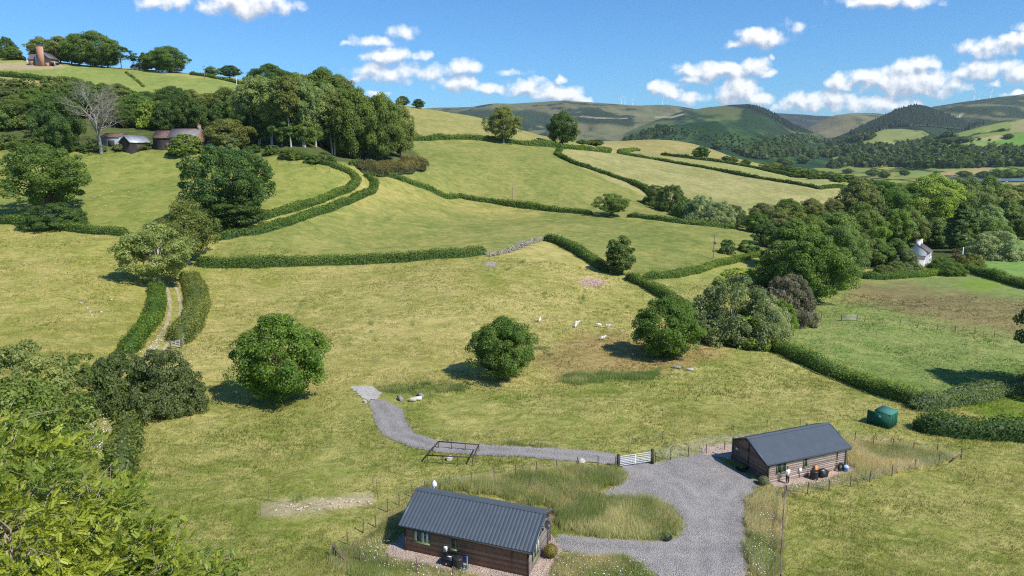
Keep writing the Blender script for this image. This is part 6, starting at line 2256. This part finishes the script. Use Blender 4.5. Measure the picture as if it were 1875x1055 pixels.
# ---------------------------------------------------------------- grass one could not count
def grass_mat():
    m, t, out = new_mat('grass_blades')
    c = t.node('ShaderNodeAttribute', attribute_name='hue').outputs['Color']
    p = t.node('ShaderNodeBsdfPrincipled')
    t.put(p.inputs['Base Color'], c)
    p.inputs['Roughness'].default_value = .6
    p.inputs['Specular IOR Level'].default_value = .2
    tr = t.node('ShaderNodeBsdfTranslucent')
    t.put(tr.inputs[0], c)
    mx = t.node('ShaderNodeMixShader')
    mx.inputs[0].default_value = .5
    t.l.new(p.outputs[0], mx.inputs[1]); t.l.new(tr.outputs[0], mx.inputs[2]); t.l.new(mx.outputs[0], out.inputs[0])
    return m


M_grass = grass_mat()
HARD = [DRIVE, SLAB, PAD1, PAD2] + [[loc2w(cb, *q) for q in ((-.1, -.1), (cb['L'] + .1, -.1), (cb['L'] + .1, 5.3), (-.1, 5.3))] for cb in (C1, C2)]


def keep_soft(X, Y, margin=-.14):
    k = np.ones(len(X), bool)
    for P in HARD:
        k &= poly_sd(P, X, Y) < -margin
    return k


def grass(name, X, Y, h, wd, colA, colB, label, lean=.5, blades=3, clump=.12, mixn=None):
    """blades as thin triangles, leaning with the wind in drifts"""
    rng = np.random.default_rng(len(X))
    n = len(X)
    X = np.repeat(X, blades) + rng.normal(0, clump, n * blades)
    Y = np.repeat(Y, blades) + rng.normal(0, clump, n * blades)
    N = len(X)
    Z = _bil(gz, X, Y) + CAMZ - .03
    hh = np.repeat(np.broadcast_to(h, n), blades) * rng.uniform(.55, 1.25, N)
    ww = np.repeat(np.broadcast_to(wd, n), blades) * rng.uniform(.7, 1.3, N)
    ang = fbm(X / 5, Y / 5, 3, 91) * 9 + rng.normal(0, .7, N)
    ln = lean * (1 + fbm(X / 4, Y / 4, 2, 92) * 1.4) * rng.uniform(.3, 1.3, N)
    tip = np.c_[X + np.cos(ang) * hh * ln, Y + np.sin(ang) * hh * ln, Z + hh * np.sqrt(np.maximum(.15, 1 - .6 * ln ** 2))]
    a2_ = rng.random(N) * 6.283
    bx, by = np.cos(a2_) * ww / 2, np.sin(a2_) * ww / 2
    V = np.stack([np.c_[X - bx, Y - by, Z], np.c_[X + bx, Y + by, Z], tip], 1).reshape(-1, 3)
    mixf = np.clip(.5 + fbm(X / 2.2, Y / 2.2, 3, 93) * 1.5 + fbm(X / 11, Y / 11, 2, 94) * 1.2 + rng.normal(0, .22, N), 0, 1)[:, None]
    A, B = (np.repeat(np.atleast_2d(c), blades * (n if np.ndim(c) == 1 else 1), axis=0) for c in (colA, colB))
    col = (A * (1 - mixf) + B * mixf) * rng.uniform(.8, 1.2, (N, 1))
    me = mesh_np(name, V, np.arange(N * 3).reshape(-1, 3), M_grass, False, None, {'hue': np.repeat(col, 3, axis=0)})
    return tag(link(name, me), label, 'grass', None, 'stuff')


def scatter(n, y0, y1, xmax=.80, power=1.0, rng=np.random.default_rng(55)):
    """points over the ground the camera side can see, thinning with distance"""
    Y = y0 * (y1 / y0) ** rng.random(n)
    X = rng.uniform(-xmax, xmax, n) * Y
    return X, Y


def ground_cols(X, Y):
    i = np.clip(np.round((np.log(Y) - GL[0]) / (GL[1] - GL[0])).astype(int), 0, len(GL) - 1)
    j = np.clip(np.searchsorted(GX, X / Y), 0, len(GX) - 1)
    return ca[i, j], cb_[i, j]


X, Y = scatter(210000, 36, 175)
k = keep_soft(X, Y)
DRN = [tuple(at(a, b)[:2]) for a, b in ((470, 945), (480, 925), (520, 915), (680, 903), (684, 922), (600, 932), (490, 946))]
k &= ~((poly_sd(DRN, X, Y) > -.3) & (np.random.default_rng(1).random(len(X)) < .8))
X, Y = X[k], Y[k]
A, B = ground_cols(X, Y)
grass('meadow_grass', X, Y, np.clip(.26 + .10 * fbm(X / 6, Y / 6, 3, 8) * 4, .10, .6), np.clip(Y * .0007, .035, .12), A * 1.0, B * 1.04, 'meadow grass laid by the wind over the near fields', .7, 3, .14)


def in_px(poly, n, seed, y0=20, y1=200):
    rng = np.random.default_rng(seed)
    W_ = [tuple(at(a, b, y0, y1)[:2]) for a, b in poly]
    P = np.array(W_)
    X, Y = rng.uniform(P[:, 0].min(), P[:, 0].max(), n), rng.uniform(P[:, 1].min(), P[:, 1].max(), n)
    k = (poly_sd(W_, X, Y) + fbm(X / 1.5, Y / 1.5, 3, 4) * 1.6 > 0) & keep_soft(X, Y)
    return X[k], Y[k]


TALL = [([(780, 895), (860, 880), (980, 864), (1125, 856), (1142, 868), (1140, 884), (1092, 903), (1110, 914), (1200, 918), (1245, 950), (1240, 982), (1195, 990), (1100, 985), (1025, 975), (1012, 930)], 16000, .75),
        ([(1368, 1100), (1366, 920), (1400, 893), (1436, 905), (1428, 1100)], 7000, .7),
        ([(1440, 903), (1560, 882), (1660, 862), (1755, 838), (1690, 825), (1600, 812), (1550, 808), (1556, 860), (1430, 888)], 12000, .6),
        ([(606, 1020), (690, 968), (775, 905), (745, 960), (700, 1012), (720, 1075), (640, 1060)], 8000, .6),
        ([(700, 1015), (850, 1045), (960, 1080), (900, 1130), (650, 1070), (612, 1024)], 6000, .5),
        ([(1010, 1030), (1060, 1018), (1130, 1022), (1210, 1056), (1225, 1100), (990, 1110)], 6000, .55)]
XS, YS, HS = [], [], []
for i, (poly, n, h) in enumerate(TALL):
    X, Y = in_px(poly, n * 2, 60 + i)
    XS.append(X); YS.append(Y); HS.append(np.clip(h * (1 + fbm(X / 2.5, Y / 2.5, 3, 70) * 1.5), .2, 1.3))
X, Y, Hh = map(np.concatenate, (XS, YS, HS))
grass('tall_grass', X, Y, Hh, .035, np.array([.36, .42, .12]), np.array([.82, .70, .38]), 'tall seeding grass round the cabins and the slate drive', .45, 4, .14)
# rushes and rank growth in the damp dip and along the track edge
XS, YS = [], []
for i, (poly, n) in enumerate([([(690, 716), (760, 702), (850, 704), (850, 714), (740, 724)], 1800), ([(1000, 696), (1060, 684), (1180, 684), (1218, 676), (1190, 695), (1060, 706)], 3000), ([(740, 800), (800, 806), (960, 813), (1100, 824), (1090, 828), (960, 819), (800, 812)], 1800),
                               ([(960, 640), (1010, 635), (1010, 650), (960, 655)], 300)]):
    X, Y = in_px(poly, n * 3, 80 + i)
    XS.append(X); YS.append(Y)
rngl = np.random.default_rng(31)
for ln in ([(676, 550), (679, 600), (690, 640), (688, 670)], [(995, 518), (999, 548)], [(1072, 533), (1062, 562), (1048, 582)], [(864, 560), (872, 596)], [(890, 508), (930, 494), (962, 476)], [(800, 540), (824, 534), (850, 522)],
           [(720, 520), (700, 545)], [(1150, 560), (1100, 590), (1040, 600)], [(560, 540), (540, 580)], [(760, 575), (752, 610)], [(920, 1000), (935, 1040)], [(430, 930), (450, 985), (470, 1010)], [(700, 850), (600, 880), (500, 940)]):
    Wl = [at(a, b) for a, b in ln]
    for a, b in zip(Wl[:-1], Wl[1:]):
        n = int((b - a).length * 14)
        f = rngl.random(n)
        XS.append(a.x + (b.x - a.x) * f + rngl.normal(0, .18, n)); YS.append(a.y + (b.y - a.y) * f + rngl.normal(0, .25, n))
X, Y = np.concatenate(XS), np.concatenate(YS)
kk = keep_soft(X, Y)
X, Y = X[kk], Y[kk]
k = fbm(X / 2.2, Y / 2.2, 3, 19) > .05
X, Y = X[k], Y[k]
grass('rushes', X, Y, .5, .05, np.array([.26, .35, .09]), np.array([.58, .53, .24]), 'dark rushes in the damp dip and beside the slate track', .35, 4, .2)


def flowers(name, polys, label, size=.07, hz=.5):
    rng = np.random.default_rng(5)
    XS, YS = [], []
    for i, (poly, n) in enumerate(polys):
        X, Y = in_px(poly, n, 120 + i)
        XS.append(X); YS.append(Y)
    X, Y = np.concatenate(XS), np.concatenate(YS)
    N_ = len(X)
    Z = _bil(gz, X, Y) + CAMZ + hz * rng.uniform(.6, 1.2, N_)
    V, Fq = cards(np.c_[X, Y, Z], np.array([0, 0, 1.0]) + unit(N_, rng) * .45, size * rng.uniform(.6, 1.5, N_), rng, 1.0)
    me = mesh_np(name, V, Fq, M_white)
    return tag(link(name, me), label, 'flowers', None, 'stuff')


flowers('ox_eye_daisies', [([(640, 1010), (700, 985), (735, 1005), (860, 1040), (960, 1070), (900, 1100), (700, 1050)], 900), ([(1010, 1030), (1080, 1020), (1190, 1040), (1225, 1100), (1000, 1100)], 600),
                           ([(1370, 960), (1400, 930), (1420, 960), (1415, 1080), (1372, 1080)], 1000), ([(1440, 895), (1560, 872), (1560, 882), (1450, 905)], 700)], 'white daisies among the tall grass round the cabins', .06)
flowers('cow_parsley', [([(140, 740), (190, 745), (200, 800), (190, 850), (160, 850), (130, 800)], 1500), ([(255, 655), (290, 625), (300, 630), (270, 665)], 300)], 'white cow parsley heads along the overgrown farm track', .10, .9)

# ---------------------------------------------------------------- air between here and the far hills
zlo, zhi = float(gz.min()) + CAMZ - 1, float(gz.max()) + CAMZ + 90
hz = MB().box(-17000, 17000, -60, 9800, zlo, zhi)
mh, t, out = new_mat('valley_haze')
pv = t.node('ShaderNodeVolumePrincipled')
pv.inputs['Color'].default_value = (.72, .87, 1.0, 1)
pv.inputs['Density'].default_value = 3.4e-5
pv.inputs['Anisotropy'].default_value = .2
t.l.new(pv.outputs[0], out.inputs['Volume'])
o = hz.build('haze', mh)
o['kind'] = 'stuff'
